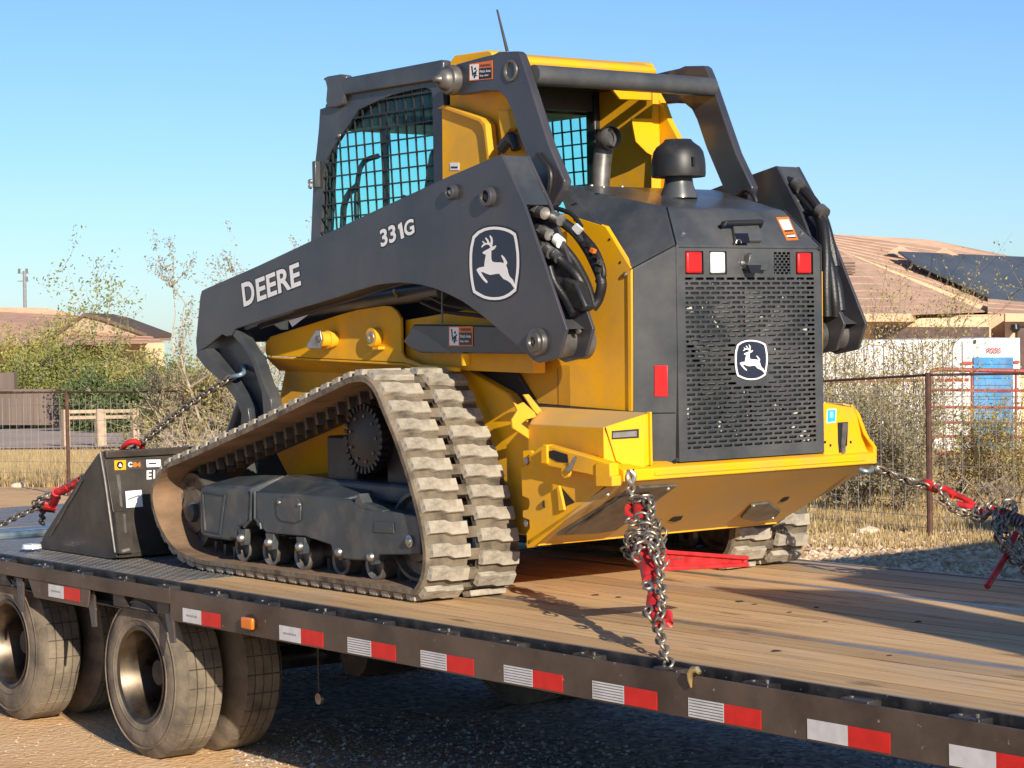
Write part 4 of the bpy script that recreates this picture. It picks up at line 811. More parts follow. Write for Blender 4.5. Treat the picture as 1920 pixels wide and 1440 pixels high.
# lettering on the left arm
def arm_text(txt, bl, br, tl, bold, bb=None):
    q3 = [onX(*q_, -0.7982) for q_ in (bl, br, tl)]
    u_ = (q3[1]-q3[0]).normalized(); w_ = (q3[2]-q3[0]).normalized(); e_ = 0.006
    text_mb(txt, q3[0]-u_*e_-w_*e_, q3[1]+u_*e_-w_*e_, q3[2]-u_*e_+w_*e_, bold*2.2, 0.0006, (-1,0,0)).obj('lettering_outline', BLD, LD)
    text_mb(txt, *q3, bold, 0.0012, (-1,0,0)).obj('lettering', WHT, LD)
arm_text('D', (457.5,575.5), (479.5,567), (452.6,532), 0.028)
arm_text('EERE', (483,566), (565,534.5), (479,524), 0.026)
arm_text('33', (715,464), (744,451.5), (712,432), 0.03)
arm_text('G', (759.5,445), (778,437.5), (757,416), 0.03)
for off_, mt_, dp in ((1.6, BLD, .0006), (0, WHT, .0012)):
    one = [(746-off_,422-off_),(753+off_,416-off_),(758+off_,445.5+off_),(752-off_,448.5+off_),(748.6-off_*.5,428+off_*.5),(746.5-off_,430+off_*.5)]
    MB().add([onX(*q_, -.7982-dp) for q_ in one], [(0,1,2,3,4,5)]).obj('lettering' if not off_ else 'lettering_outline', mt_, LD)
emblem(Pside, (-1, 0, 0), LD)
# hydraulic hoses behind the left arm
HX = -0.70
def hose(pts, r, xs=None, m=HOSE, name='hydraulic_hose', mirror=False, par=LD):
    P3 = [onX(px, py, x) for (px, py, x) in pts]; mb = MB().tube(P3, r, n=12, smooth=7)
    if mirror: mb = mb.mirror()
    return mb.obj(name, m, par, smooth=True)
hs1 = hose([(993,394,-.72),(1012,396,-.70),(1040,408,-.66),(1075,432,-.62),(1100,465,-.60),(1118,500,-.60),(1128,530,-.60),(1122,560,-.60),(1110,578,-.62)], 0.020)
hs2 = hose([(1004,428,-.72),(1026,436,-.70),(1052,460,-.66),(1078,492,-.63),(1100,535,-.62),(1112,575,-.62)], 0.019)
hs3 = hose([(1010,458,-.72),(1032,472,-.71),(1056,492,-.68),(1080,515,-.66),(1096,545,-.64),(1108,580,-.63)], 0.020)
hose([(1078,425,-.60),(1098,445,-.60),(1118,470,-.60),(1130,500,-.60),(1131,520,-.60),(1120,528,-.60)], 0.011)
hose([(1000,386,-.66),(1040,390,-.62),(1072,402,-.60),(1090,425,-.60)], 0.009)
hose([(1030,500,-.73),(1040,530,-.72),(1060,560,-.70),(1075,590,-.70)], 0.015)
for (px, py, x), (qx, qy), r_, hh in (((1004,395,-.71),(1022,400),.026,hs1), ((1014,432,-.71),(1030,440),.025,hs2), ((1018,464,-.715),(1034,475),.026,hs3)):
    a, c = onX(px, py, x), onX(qx, qy, x); d_ = c-a
    MB().cyl(a, a+d_*.35, r_, n=6).obj('hose_fitting', GRS, hh); MB().cyl(a+d_*.45, c, r_*.92, n=14).obj('hose_fitting', STL, hh, smooth=True)
for (px, py, x), (qx, qy), r_, mt, hh in (((1036,406,-.665),(1052,413),.023,STL,hs1), ((1042,447,-.675),(1052,456),.022,WHT,hs2), ((1036,474,-.70),(1048,484),.022,DRK,hs3)):
    a, c = onX(px, py, x), onX(qx, qy, x); MB().cyl(a, c, r_, n=14).obj('hose_sleeve', mt, hh, smooth=True)
MB().prism([onX(1075,428,-.625), onX(1083,419,-.625), onX(1095,430,-.625), onX(1086,440,-.625)], (-.01,0,0)).obj('hose_tag', WHT, LD)
for q in ((1100,452),(1106,460),(1112,470),(1120,480),(1104,470),(1125,492),(1122,505),(1098,458)):
    p = onX(q[0], q[1], -.625); MB().obox(p, (.008,0,0), (0,.010,.004), (0,-.003,.007)).obj('wire_connector', random.choice([BLK, ORD, GRS, BLK]), LD)
MB().prism(XP(-.70, [(1052,520),(1078,528),(1098,575),(1090,585),(1062,575)]), (.05,0,0)).obj('hose_guard', BLK, LD, bevel=0.01)
for pp in ([(1040,390,-.70),(1062,410,-.68),(1080,440,-.66),(1096,480,-.64),(1110,540,-.62),(1112,600,-.62)], [(1024,380,-.71),(1050,400,-.69),(1070,450,-.67),(1090,500,-.66),(1104,560,-.65),(1100,600,-.66)], [(1015,370,-.72),(1045,420,-.71),(1056,480,-.70),(1080,530,-.69),(1095,590,-.68)]):
    hose(pp, 0.022, mirror=True)
# right-side hoses seen past the hood
for k_, pp in enumerate(([(1468,388),(1490,400),(1502,420),(1515,470),(1530,520)], [(1470,345),(1500,365),(1530,400),(1550,450),(1562,500),(1555,545)], [(1440,330),(1480,340),(1512,362),(1540,400),(1556,450),(1566,500)], [(1450,365),(1476,380),(1500,400),(1535,455),(1548,520),(1545,560)])):
    MB().tube([onX(px, py, .70) for px, py in pp], 0.020 if k_ else 0.016, n=10, smooth=6).obj('hydraulic_hose', HOSE, LD, smooth=True)
for (a_, c_) in (((1466,363),(1480,372)), ((1484,372),(1496,386)), ((1491,342),(1503,354))):
    MB().cyl(onX(*a_, .69), onX(*c_, .69), 0.026, n=12).obj('hose_fitting', GRS, LD, smooth=True)
MB().cyl(onX(1536,393,.69), onX(1546,402,.69), 0.03, n=12).obj('hose_clamp', GRS, LD, smooth=True)
# rear bumper --------------------------------------------------------------
lipw = 0.668
lip = MB().prism([(-lipw, -0.853, 0.490), (-lipw, -0.853, 0.532), (-lipw, -0.80, 0.552), (-lipw, -0.70, 0.552), (-lipw, -0.70, 0.490)], (2*lipw, 0, 0)).obj('bumper_lip', YEL, LD, bevel=0.004)
MB().box((-0.52, -0.858, 0.505), (0.60, -0.8535, 0.519)).obj('lip_bar', YEL, LD, bevel=0.002)
# sloping belly plate from the lip down to the skid edge
yb, zb_ = -0.271, 0.217
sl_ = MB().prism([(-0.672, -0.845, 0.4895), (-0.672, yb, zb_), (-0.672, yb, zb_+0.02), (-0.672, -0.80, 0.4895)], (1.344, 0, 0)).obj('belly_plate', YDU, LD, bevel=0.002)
MB().prism([(-0.664, yb-0.006, zb_-0.004), (-0.664, yb-0.006, zb_+0.012), (-0.664, yb+.02, zb_+0.012), (-0.664, yb+.02, zb_-0.004)], (1.33, 0, 0)).obj('skid_edge', YEL, LD, bevel=0.003)
bn = V(0, zb_-0.4895, yb+0.845)*-1; bn = V(0, -(0.4895-zb_), -(yb+0.845)).normalized(); bp0 = V(0, -0.845, 0.4895)
def b_at(px, py, off=0.0): d_ = ray(px, py); return CAM+d_*((bp0+bn*off-CAM).dot(bn)/d_.dot(bn))
ap = MB().prism([b_at(*q_, .001) for q_ in [(1043,1000),(1185,912),(1268,907),(1190,965),(1155,990),(1120,996)]], bn*0.010).obj('access_cover', GRS, LD, bevel=0.002)
MB().tube([b_at(1062,1000,.013), b_at(1200,912,.013)], 0.006, n=6).obj('cover_rib', GRS, ap)
def slot_on(pa, pb, r, mt, par, nm='slot'):
    a, c = b_at(*pa, .0115), b_at(*pb, .0115); d_ = (c-a).normalized(); s_ = d_.cross(bn); pts_ = []
    for cc, sg in ((c, 1), (a, -1)):
        for k_ in range(7): an = -pi/2+pi*k_/6; pts_.append(cc+(d_*cos(an)*sg+s_*sin(an)*sg)*r)
    MB().prism(pts_, bn*0.001).obj(nm, mt, par)
slot_on((1160,931), (1214,924), 0.008, VOID, ap)
for q in ((1139,927),(1252,916)): MB().lathe(b_at(*q, .011), bn, [(0,.009),(.006,.008),(.008,0)], n=10).obj('cover_bolt', STL, ap, smooth=True)
MB().prism([b_at(*q_, -.002) for q_ in [(1253,975),(1262,968),(1280,966),(1276,973),(1264,977)]], bn*.004).obj('drain_slot', VOID, LD)
MB().prism([b_at(*q_, -.002) for q_ in [(1461,938),(1470,931),(1480,930),(1476,936),(1466,940)]], bn*.004).obj('drain_slot', VOID, LD)
hx = MB().prism([b_at(*q_, .001) for q_ in [(1388,968),(1408,944),(1440,940),(1462,956),(1452,968),(1415,975)]], bn*0.010).obj('drain_cover', GRS, LD, bevel=0.002)
for q in ((1412,948),(1448,971)): MB().lathe(b_at(*q, .011), bn, [(0,.009),(.006,.008),(.008,0)], n=10).obj('cover_bolt', STL, hx, smooth=True)
# bumper corner towers (rear faces)
YW = -0.838
wl_ = [(-0.552,.733),(-0.522,.736),(-0.522,.545),(-0.552,.54)]
C1_ = onX(1135,800,-.672); chn = (C1_-V(-.552,YW,.733)).cross(V(0,0,1)).normalized(); chn = chn if chn.y < 0 else -chn
def ch_at(px, py, off=0): d_ = ray(px, py); return CAM+d_*((C1_+chn*off-CAM).dot(chn)/d_.dot(chn))
C2_, C3_ = ch_at(1155,864), ch_at(1166,870)
chm = [C1_, V(-.552,YW,.733), V(-.552,YW,.538), V(C3_.x, C3_.y, .538), C3_, C2_]
def tower(k):
    w = k(MB().prism([(x, YW, z) for x, z in wl_], (0, 0.010, 0))).obj('bumper_tower', YEL, LD, bevel=0.003)
    return w
tw = tower(lambda mb: mb)
both('corner_plate', MB().prism(chm, -chn*.010), YEL, LD, bevel=.002)
MB().prism([ch_at(1147,824,.0005), ch_at(1198,821,.0005), ch_at(1198,804,.0005), ch_at(1147,808,.0005)], chn*.001).obj('tower_slot', VOID, tw)
MB().prism([ch_at(1149,821,.0017), ch_at(1194,818,.0017), ch_at(1194,808,.0017), ch_at(1149,811,.0017)], chn*.0006).obj('slot_backing', GRS, tw)
MB().box((-0.534, YW-.012, 0.545), (-0.524, YW+.01, 0.742)).obj('tower_flange', YEL, tw, bevel=0.002)
q = [onY(1176,891,-.8545), onY(1188,878,-.8545), onY(1190,886,-.8545)]; MB().prism(q, (0,-.001,0)).obj('lip_hole', BLD, LD)
# tower top and side (receding forward)
def mk(nm, pts, off, mt=YEL, bev=0.003): return both(nm, MB().prism(pts, off), mt, LD, bevel=bev)
W0, W1 = V(-0.743, YW+.011, 0.694), V(-0.536, YW+.011, 0.733)
Tq = onX(992,798,-.60)
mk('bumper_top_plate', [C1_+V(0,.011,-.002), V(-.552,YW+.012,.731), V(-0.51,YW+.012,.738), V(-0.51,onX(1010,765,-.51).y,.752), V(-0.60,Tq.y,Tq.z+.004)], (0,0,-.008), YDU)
Tq = onX(992,798,-.60); sb = [C1_+V(.004,.012,-.004), V(-0.60, Tq.y, Tq.z), V(-0.60, Tq.y, .50), V(C1_.x+.004, C1_.y+.012, .50), C3_+V(.006,.012,0), C2_+V(.004,.012,0)]
m = MB().add(sb, [(0,1,2,3), (0,3,4), (0,4,5)]); bo_ = both('bumper_side', m, YEL, LD)
for o_ in bo_: sm_ = o_.modifiers.new('solidify', 'SOLIDIFY'); sm_.thickness = 0.008; sm_.offset = 0
# curved bright hook edge in front of the side plate
yk = onX(985,790,-.62).y
for hk in ([(982,740),(992,739),(1017,770),(1008,777),(1000,768)], [(963.5,754),(971.5,759),(982.5,754),(1004,774),(1006,782),(987,787),(978,795),(989,803),(1019,833),(1012,837),(985,818),(962,803),(960.5,787),(971.5,770)]):
    mk('cast_bracket', YP(yk, hk), (0, 0.012, 0))
# side plate
sp = XP(-0.672, [(980,845),(995,845),(999,850),(1013,837),(1018,833),(1145,868),(1146,900),(1000,1026),(988,1028),(987,1000),(993,990),(992,975),(980,970),(980,957),(990,955),(993,945),(991,935),(979,930),(977,877),(990,873),(996,862),(992,853),(981,860)])
spo = MB().prism(sp, (0.014, 0, 0)).obj('side_plate', YEL, LD, bevel=0.002)
for q in ((989,864),(989,981)): MB().lathe(onX(*q, -.66), (-1,0,0), [(0,.016),(.008,.014),(.014,.006),(.014,0)], n=12).obj('side_bolt', STL, spo, smooth=True)
MB().cyl(onX(1021,945,-.674), onX(1021,945,-.672)+V(-.003,0,0), .0145, n=16).obj('plate_hole', VOID, spo)
MB().prism(XP(-.674, [(1051,912),(1078,942),(1063,948),(1062,950)]), (-.001,0,0)).obj('plate_opening', VOID, spo)
MB().prism(XP(-.676, [(1048,912),(1052,910),(1058,935),(1062,956),(1052,958),(1051,940)]), (-.012,0,0)).obj('opening_flange', YEL, spo, bevel=.002)
stp = MB().prism(XP(-.715, [(1014,838),(1020,833),(1142,868),(1144,900),(1118,893),(1016,872),(1013,860)]), (0.042,0,0)).obj('tie_down_step', YEL, LD, bevel=0.004)
MB().prism(XP(-.7165, [(1029,846),(1038,844),(1064,852),(1066,868),(1045,866),(1030,858)]), (-.001,0,0)).obj('step_opening', VOID, stp)
MB().prism(XP(-.722, [(1116,868),(1143,868),(1144,892),(1148,893),(1148,912),(1117,913),(1116,893)]), (0.045,0,0)).obj('step_end', YEL, stp, bevel=.004)
MB().prism(XP(-.724, [(1014,836),(1025,834),(1026,870),(1014,870)]), (0.03,0,0)).obj('step_end', YEL, stp, bevel=.004)
MB().lathe(onX(1064,884,-.718), (-1,0,0), [(0,.024),(.012,.024),(.014,.010),(.014,0)], n=16).obj('step_boss', YEL, stp, smooth=True)
MB().prism(XP(-.735, [(1062,880),(1078,856),(1084,855),(1074,880),(1068,888)]), (-.006,0,0)).obj('latch_lever', STL, stp, bevel=.002)
# right tower
twR = MB().prism([(0.386,YW,.745),(0.541,YW,.722),(0.556,YW,.712),(0.575,YW,.69),(0.60,YW,.60),(0.64,YW,.53),(0.386,YW,.53)], (0,.010,0)).obj('bumper_tower', YEL, LD, bevel=.003)
q = YP(YW, [(1570,792),(1590,791),(1588,835),(1573,850),(1571,830)]); MB().prism([p_+V(0,-.0005,0) for p_ in q], (0,-.001,0)).obj('tower_opening', VOID, twR)
MB().prism([p_+V(0,-.003,0) for p_ in YP(YW, [(1578,793),(1588,793),(1581,848),(1574,848)])], (0,-.004,0)).obj('hose_end', GRS, twR)
MB().prism([p_+V(0,-.004,0) for p_ in YP(YW, [(1577,842),(1583,836),(1583,849),(1577,850)])], (0,-.004,0)).obj('bright_fitting', STL, twR)
dc = YP(YW-.0005, [(1549,794),(1567,792),(1568,766),(1550,767)]); dcc = slab(dc, (0,-1,0)).obj('info_decal', WHT, LD)
slab([lerp4(dc,.1,.08)+V(0,-.0018,0), lerp4(dc,.9,.08)+V(0,-.0018,0), lerp4(dc,.9,.92)+V(0,-.0018,0), lerp4(dc,.1,.92)+V(0,-.0018,0)], (0,-1,0), .0005).obj('decal_field', CYD, dcc)
slab([lerp4(dc,.3,.35)+V(0,-.0026,0), lerp4(dc,.65,.35)+V(0,-.0026,0), lerp4(dc,.65,.8)+V(0,-.0026,0), lerp4(dc,.3,.8)+V(0,-.0026,0)], (0,-1,0), .0004).obj('decal_print', mat('pale_cyan_print', (.3,.72,.78), .4), dcc)
for q in ((1595,829),(1557,835),(1547,829)): p = onY(*q, YW-.0006); MB().cyl(p, p+V(0,-.001,0), .006, n=8).obj('small_hole', BLD, twR)
# right side wing (its inner face seen, thin bright edge)
wr = [V(.600,-.848,.715), V(.668,-.848,.60), V(.672,-.853,.592), V(.690,-.853,.575), V(.690,-.853,.49), V(.672,-.853,.49)]
MB().prism([onY(1603,764,-.80), onY(1612,775,-.80), onY(1628,818,-.83), onY(1640,833,-.85), onY(1644,838,-.853), onY(1644,868,-.853), onY(1637,870,-.853), onY(1637,838,-.853), onY(1620,815,-.83)], (0.004, .06, 0)).obj('bumper_wing', YEL, LD, bevel=.002)
# tracks ----------------------------------------------------------------------
XO, XI = -1.030, -0.580
TO = [(757,1138.6),(645,1120),(530,1100),(420,1080),(372,1067),(330,1040),(303,1005),(286,962),(281,925),(290,893),(312,868),(337,857),(414,822),(491,786),(568,747),(626,719),(655,706),(680,704),(696,714),(709,734),(722,766),(745,822),(769,894),(788,965),(799,1027),(799,1065),(792,1096),(777,1126)]
loop0 = [Vector((0, p_.y, max(p_.z, 0.031))) for p_ in XP(XO, TO)]
# ground run exactly flat
dense = catmull(loop0, 24, closed=True)
def resample(pts, n):
    L_ = [0]; 
    for i in range(len(pts)): L_.append(L_[-1]+(pts[(i+1)%len(pts)]-pts[i]).length)
    tot = L_[-1]; out = []; j = 0
    for k_ in range(n):
        s_ = tot*k_/n
        while L_[j+1] < s_: j += 1
        f_ = (s_-L_[j])/(L_[j+1]-L_[j]); out.append(pts[j]+(pts[(j+1)%len(pts)]-pts[j])*f_)
    return out, tot
_, TOT = resample(dense, 10); NL = int(round(TOT/0.0865)); SUB = 4
lp, TOT = resample(dense, NL*SUB); n = len(lp)
nrm_ = []
for i in range(n):
    d_ = (lp[(i+1)%n]-lp[i-1]).normalized(); nn = Vector((0, d_.z, -d_.y)); nrm_.append(nn)
cen = sum(lp, Vector((0,0,0)))/n
if (lp[0]-cen).dot(nrm_[0]) < 0: nrm_ = [-q_ for q_ in nrm_]
xs_ = [XO, XO+0.008, -0.835, -0.775, XI-0.008, XI]; TB = 0.026
bv_ = []; 
for i in range(n):
    for x in xs_: o_ = 0.006 if x in (XO, XI) else 0; q_ = lp[i]-nrm_[i]*o_; bv_.append((x, q_.y, q_.z))
m0 = len(bv_)
for i in range(n):
    for x in xs_: q_ = lp[i]-nrm_[i]*TB; bv_.append((x, q_.y, q_.z))
mm_ = len(xs_); fo, fi = [], []
for i in range(n):
    j = (i+1)%n
    for c in range(mm_-1):
        hole = (c == 2 and i % SUB in (1, 2))
        if not hole:
            fo.append((i*mm_+c, i*mm_+c+1, j*mm_+c+1, j*mm_+c)); fi.append((m0+i*mm_+c, m0+j*mm_+c, m0+j*mm_+c+1, m0+i*mm_+c+1))
    for c, e in ((0, 1), (mm_-1, -1)): fo.append((i*mm_+c, j*mm_+c, m0+j*mm_+c, m0+i*mm_+c))
    if i % SUB in (1, 2):
        for c in (2, 3): fo.append((i*mm_+c, j*mm_+c, m0+j*mm_+c, m0+i*mm_+c))
        e = i if i % SUB == 1 else j
        fo.append((e*mm_+2, e*mm_+3, m0+e*mm_+3, m0+e*mm_+2))
bme = bpy.data.meshes.new('rubber_track'); bme.from_pydata(bv_, [], fo+fi); bme.materials.append(RUB); bme.materials.append(RUBI)
for k_, pgn in enumerate(bme.polygons): pgn.material_index = 0 if k_ < len(fo) else 1
bme.shade_smooth(); bme.set_sharp_from_angle(angle=R(40))
bm = bmesh.new(); bm.from_mesh(bme); bmesh.ops.recalc_face_normals(bm, faces=bm.faces); bm.to_mesh(bme); bm.free()
# lug: stepped block
def lug_mesh(w, dpt, h):
    a = dpt/2; o = [(-w/2,-a*.75),(-.015,-a*.75),(.012,-a*1.15),(w/2,-a*1.15),(w/2,a*.75),(.012,a*.75),(-.015,a*1.15),(-w/2,a*1.15)]
    t = 0.97; vs = [(x, y, 0) for x, y in o]+[(x*0.96, y*t, h*.8) for x, y in o]+[(x*0.94, y*t*.93, h) for x, y in o]; k = 8
    fs = [tuple(range(16, 24))]+[(i, (i+1)%k, (i+1)%k+k, i+k) for i in range(k)]+[(i+k, (i+1)%k+k, (i+1)%k+2*k, i+2*k) for i in range(k)]
    me = bpy.data.meshes.new('tread_lug'); me.from_pydata(vs, [], fs); me.materials.append(LUG); me.update(); return me
LM = lug_mesh(0.190, 0.056, 0.023)
DL = MB().add(*(lambda q_: (q_.v, q_.f))(MB().prism([(-.022,-.016,0),(.022,-.016,0),(.022,.016,0),(-.022,.016,0)], (0,0,.004)).prism([(-.016,-.010,.004),(.016,-.010,.004),(.016,.010,.004),(-.016,.010,.004)], (0,0,.045)))).mesh('drive_lug', GRS)
for sg in (1, -1):
    me_t = bme if sg > 0 else bme.copy()
    if sg < 0:
        me_t.transform(Matrix.Scale(-1, 4, (1,0,0))); me_t.flip_normals()
    tk = bpy.data.objects.new('rubber_track', me_t); link(tk, LD)
    for k_ in range(NL):
        for col_, (cx, ph) in enumerate(((-0.925, 0), (-0.685, 2))):
            i = (k_*SUB+ph+3) % n; q_ = lp[i]; nn = nrm_[i]
            if sg < 0 and not (q_.y < 0.35): continue
            y_ax = nn.cross(Vector((1,0,0))); Mx = Matrix(((1,0,0,cx*sg),(0,y_ax.y,nn.y,q_.y),(0,y_ax.z,nn.z,q_.z),(0,0,0,1)))
            if col_ == 1: Mx = Mx @ Matrix.Diagonal((1.0, 1, 1, 1))
            lo = bpy.data.objects.new('tread_lug', LM); lo.matrix_basis = Mx; link(lo, tk)
        if sg > 0:
            i = (k_*SUB) % n; q_ = lp[i]-nrm_[i]*TB; nn = -nrm_[i]; y_ax = nn.cross(Vector((1,0,0)))
            for dxl in (-0.052, 0.052):
                lo = bpy.data.objects.new('drive_lug', DL); lo.matrix_basis = Matrix(((1,0,0,-0.805+dxl),(0,y_ax.y,nn.y,q_.y),(0,y_ax.z,nn.z,q_.z),(0,0,0,1))); link(lo, tk)
# undercarriage (left detailed, right mirrored in plain parts)
XU = -1.000
def U(pts, t, x=XU): return MB().prism(XP(x, pts), (t, 0, 0))
for sg in (1, -1):
    k = (lambda mb: mb) if sg > 0 else (lambda mb: mb.mirror())
    fr = k(U([(478,921),(560,926),(650,937),(662,943),(672,950),(690,955),(780,966),(786,985),(788,1040),(710,1040),(702,1052),(660,1050),(625,1046),(620,1022),(590,1012),(573,1006),(548,1004),(520,1001),(500,1000),(490,990),(480,985)], 0.24)).obj('track_frame', SLT, LD, bevel=0.006)
    k(U([(374,920),(378,912),(386,909),(440,914),(466,918),(470,930),(467,975),(458,985),(446,988),(438,1008),(430,1014),(400,1010),(383,1007),(375,999)], 0.20, XU)).obj('idler_fork', SLT, fr, bevel=0.010)
    # weld ribs
    k(MB().tube(XP(XU-.003, [(381,922),(422,929),(421,935),(413,1000),(385,995),(380,925)]), .0045, n=6)).obj('weld_bead', STL if False else SLT, fr)
    k(MB().tube(XP(XU-.002, [(470,918),(472,925),(470,975),(458,988)]), .007, n=6)).obj('weld_bead', SLT, fr)
    k(MB().tube(XP(XU-.002, [(478,920),(478,972),(488,982),(490,992)]), .006, n=6)).obj('weld_bead', SLT, fr)
    # sloping top covers
    a0, a1 = onX(386,908,XU), onX(466,916,XU)
    k(MB().prism([V(XU+.01,a0.y,a0.z), V(XU+.01,a1.y,a1.z+.005), V(-.86,a1.y-.08,a1.z+.055), V(-.86,a1.y+.10,a1.z+.05), V(-.86,a0.y-.05,a0.z+.03)], (0,0,-.05))).obj('fork_top', SLT, fr, bevel=.008)
    b0, b1 = onX(480,920,XU), onX(640,935,XU)
    k(MB().prism([V(XU+.01,b0.y,b0.z), V(XU+.01,b1.y,b1.z), V(-.84,b1.y-.02,b1.z+.03), V(-.84,b0.y-.10,b0.z+.055), V(-.84,b0.y+.0,b0.z+.065)], (0,0,-.05))).obj('frame_top', SLT, fr, bevel=.008)
    pl_ = k(U([(519,940),(522,931),(560,934),(566,944),(565,975),(556,981),(530,977),(521,968)], -0.006, XU-.001)).obj('inspection_plate', SLT, fr, bevel=.003)
    for q in ((524,942),(561,946)): k(MB().lathe(onX(*q, XU-.007), (-1,0,0), [(0,.009),(.006,.008),(.009,.003),(.009,0)], n=12)).obj('plate_bolt', STL, fr, smooth=True)
    k(U([(703,977),(738,979),(740,1000),(702,998)], -0.004, XU-.001)).obj('cast_pad', SLT, fr, bevel=.004)
    k(MB().prism([onX(663,944,XU), onX(672,925,XU), onX(680,943,XU), onX(718,957,XU), onX(718,962,XU), onX(672,952,XU)], (.05,0,0))).obj('stop_block', SLT, fr, bevel=.003)
    k(MB().lathe(onX(769,1015,XU-.001), (-1,0,0), [(0,.024),(.006,.024),(.008,.016),(.014,.015),(.018,.008),(.018,0)], n=20)).obj('idler_bolt', STL, fr, smooth=True)
    rr_ = [(460,1027),(512,1034),(572,1044),(644,1056),(707,1064)]
    for q, bq in zip(rr_, [(452,1009),(504,1017),(562,1025),(636,1035),(696,1044)]):
        p = onX(*q, -.93); c = V(-.93, p.y, .118)
        prf = [(-.075,.025),(-.075,.045),(-.068,.058),(-.060,.064),(-.050,.064),(-.046,.050),(.046,.050),(.050,.064),(.060,.064),(.075,.05),(.075,.02)]
        ro = k(MB().lathe(c+V(.11,0,0), (1,0,0), prf, n=30)).obj('track_roller', GRS, LD, smooth=True)
        k(MB().lathe(c+V(-.01,0,0), (-1,0,0), [(-.06,.064),(.0,.066),(.006,.060),(.0,.05),(-.03,.045),(-.03,0)], n=30)).obj('roller_rim', RIMM, ro, smooth=True)
        pb = onX(*bq, XU)
        k(MB().prism([V(XU+.004,pb.y-.035,pb.z+.04), V(XU+.004,pb.y+.035,pb.z+.04), V(XU+.004,pb.y+.026,pb.z-.022), V(XU+.004,pb.y+.008,pb.z-.036), V(XU+.004,pb.y-.02,pb.z-.030)], (.03,0,0))).obj('roller_mount', SLT, fr, bevel=.003)
        k(MB().lathe(V(XU+.004,pb.y,pb.z), (-1,0,0), [(0,.020),(.012,.019),(.019,.014),(.022,.008),(.022,0)], n=16)).obj('roller_bolt', STL, fr, smooth=True)
    for (c_, r_) in (((-.82, 1.955, .245), .178), ((-.82, .165, .240), .178)):
        prf = [(-.07,.03),(-.07,r_*.55),(-.05,r_*.6),(-.05,r_*.86),(-.075,r_*.92),(-.075,r_),(.075,r_),(.075,r_*.9),(.05,r_*.85),(.05,.03)]
        idl = k(MB().lathe(c_, (1,0,0), prf, n=44)).obj('idler_wheel', GRS, LD, smooth=True)
        k(MB().lathe(V(c_[0]-.072,c_[1],c_[2]), (-1,0,0), [(0,.05),(.02,.045),(.03,.02),(.03,0)], n=18)).obj('idler_hub', SLT, idl, smooth=True)
    sc_c = V(-.84, .575, .617)
    k(MB().lathe(sc_c, (-1,0,0), [(-.05,.10),(-.05,.128),(.015,.128),(.022,.115),(.022,.0)], n=40)).obj('sprocket_hub', BLK, LD, smooth=True)
    sp_ = MB()
    for a_ in range(30):
        t0 = 2*pi*a_/30; u_ = V(0, cos(t0), sin(t0)); w_ = V(0, -sin(t0), cos(t0)); cc = sc_c+u_*.132
        sp_.obox(cc+V(-.005,0,0), V(.02,0,0), u_*.012, w_*.0065)
    k(sp_).obj('sprocket_teeth', BLK, LD)
    for a_ in range(9): t0 = 2*pi*a_/9+.3; k(MB().cyl(sc_c+V(-.022,.095*cos(t0),.095*sin(t0)), sc_c+V(-.028,.095*cos(t0),.095*sin(t0)), .007, n=6)).obj('hub_bolt', GRS, LD)
    k(MB().box((-.60,.30,.40), (-.80,.50,.62))).obj('suspension_mount', BLK, LD, bevel=.01)
    k(MB().box((-.60,.70,.36), (-.82,.92,.62))).obj('suspension_mount', BLK, LD, bevel=.01)
    k(MB().box((-.60,.10,.36), (-.86,1.2,.44))).obj('torsion_arm', SLT, LD, bevel=.015)
# bucket ------------------------------------------------------------------------
XB = -1.060
bp_ = [(190,846),(205,1044),(212,1047),(140,1036),(68,1028),(75,1020),(150,905),(158,897),(178,852),(186,845)]
side = XP(XB, [(189,847),(219,1046),(205,1048),(72,1028),(84,1000),(150,898),(183,851)])
bk_ = MB().prism(side, (0.012, 0, 0)).obj('bucket', BKT, LD, bevel=.003)
MB().prism([V(-p_.x, p_.y, p_.z) for p_ in side], (-0.012, 0, 0)).obj('bucket_side', BKT, bk_, bevel=.003)
bt, bb_ = onX(189,847,XB), onX(219,1046,XB)
bt2 = V(XB, bt.y, bt.z)
MB().prism([V(-1.047, bt.y, bt.z), V(-1.047, bb_.y-.005, .03), V(-1.047, bb_.y+.02, .03), V(-1.047, bt.y+.03, bt.z)], (2.094, 0, 0)).obj('bucket_back', BKT, bk_, bevel=.003)
MB().prism([V(-1.047, bb_.y, .012), V(-1.047, 3.22, .004), V(-1.047, 3.22, .022), V(-1.047, bb_.y, .034)], (2.094, 0, 0)).obj('bucket_floor', BKT, bk_, bevel=.002)
MB().tube([onX(188,848,XB-.003), onX(197,900,XB-.003), onX(216,1036,XB-.003)], .006, n=6).obj('corner_weld', GRS, bk_)
MB().tube([onX(154,900,XB-.004), onX(94,1005,XB-.004)], .004, n=6).obj('side_weld', GRS, bk_)
byy = lambda z: bt.y+(bb_.y-bt.y)*((bt.z-z)/(bt.z-.03))
def bk_at(px, py, off=0.0):   # point on the bucket's back sheet
    A0, A1, A2 = V(-1.04, bt.y, bt.z), V(-1.04, bb_.y-.005, .03), V(0, bt.y, bt.z); n_ = (A1-A0).cross(A2-A0).normalized(); n_ = n_ if n_.y < 0 else -n_
    d_ = ray(px, py); A0 = A0+n_*off; return CAM+d_*((A0-CAM).dot(n_)/d_.dot(n_))
def bslab(nm, pts, mt, par, t=.001, off=.0005): return MB().prism([bk_at(*q_, off) for q_ in pts], (0,-t,0)).obj(nm, mt, par)
MB().box((-1.046, bt.y-.03, bt.z-.03), (1.046, bt.y, bt.z+.004)).obj('bucket_top_edge', BKT, bk_, bevel=.004)
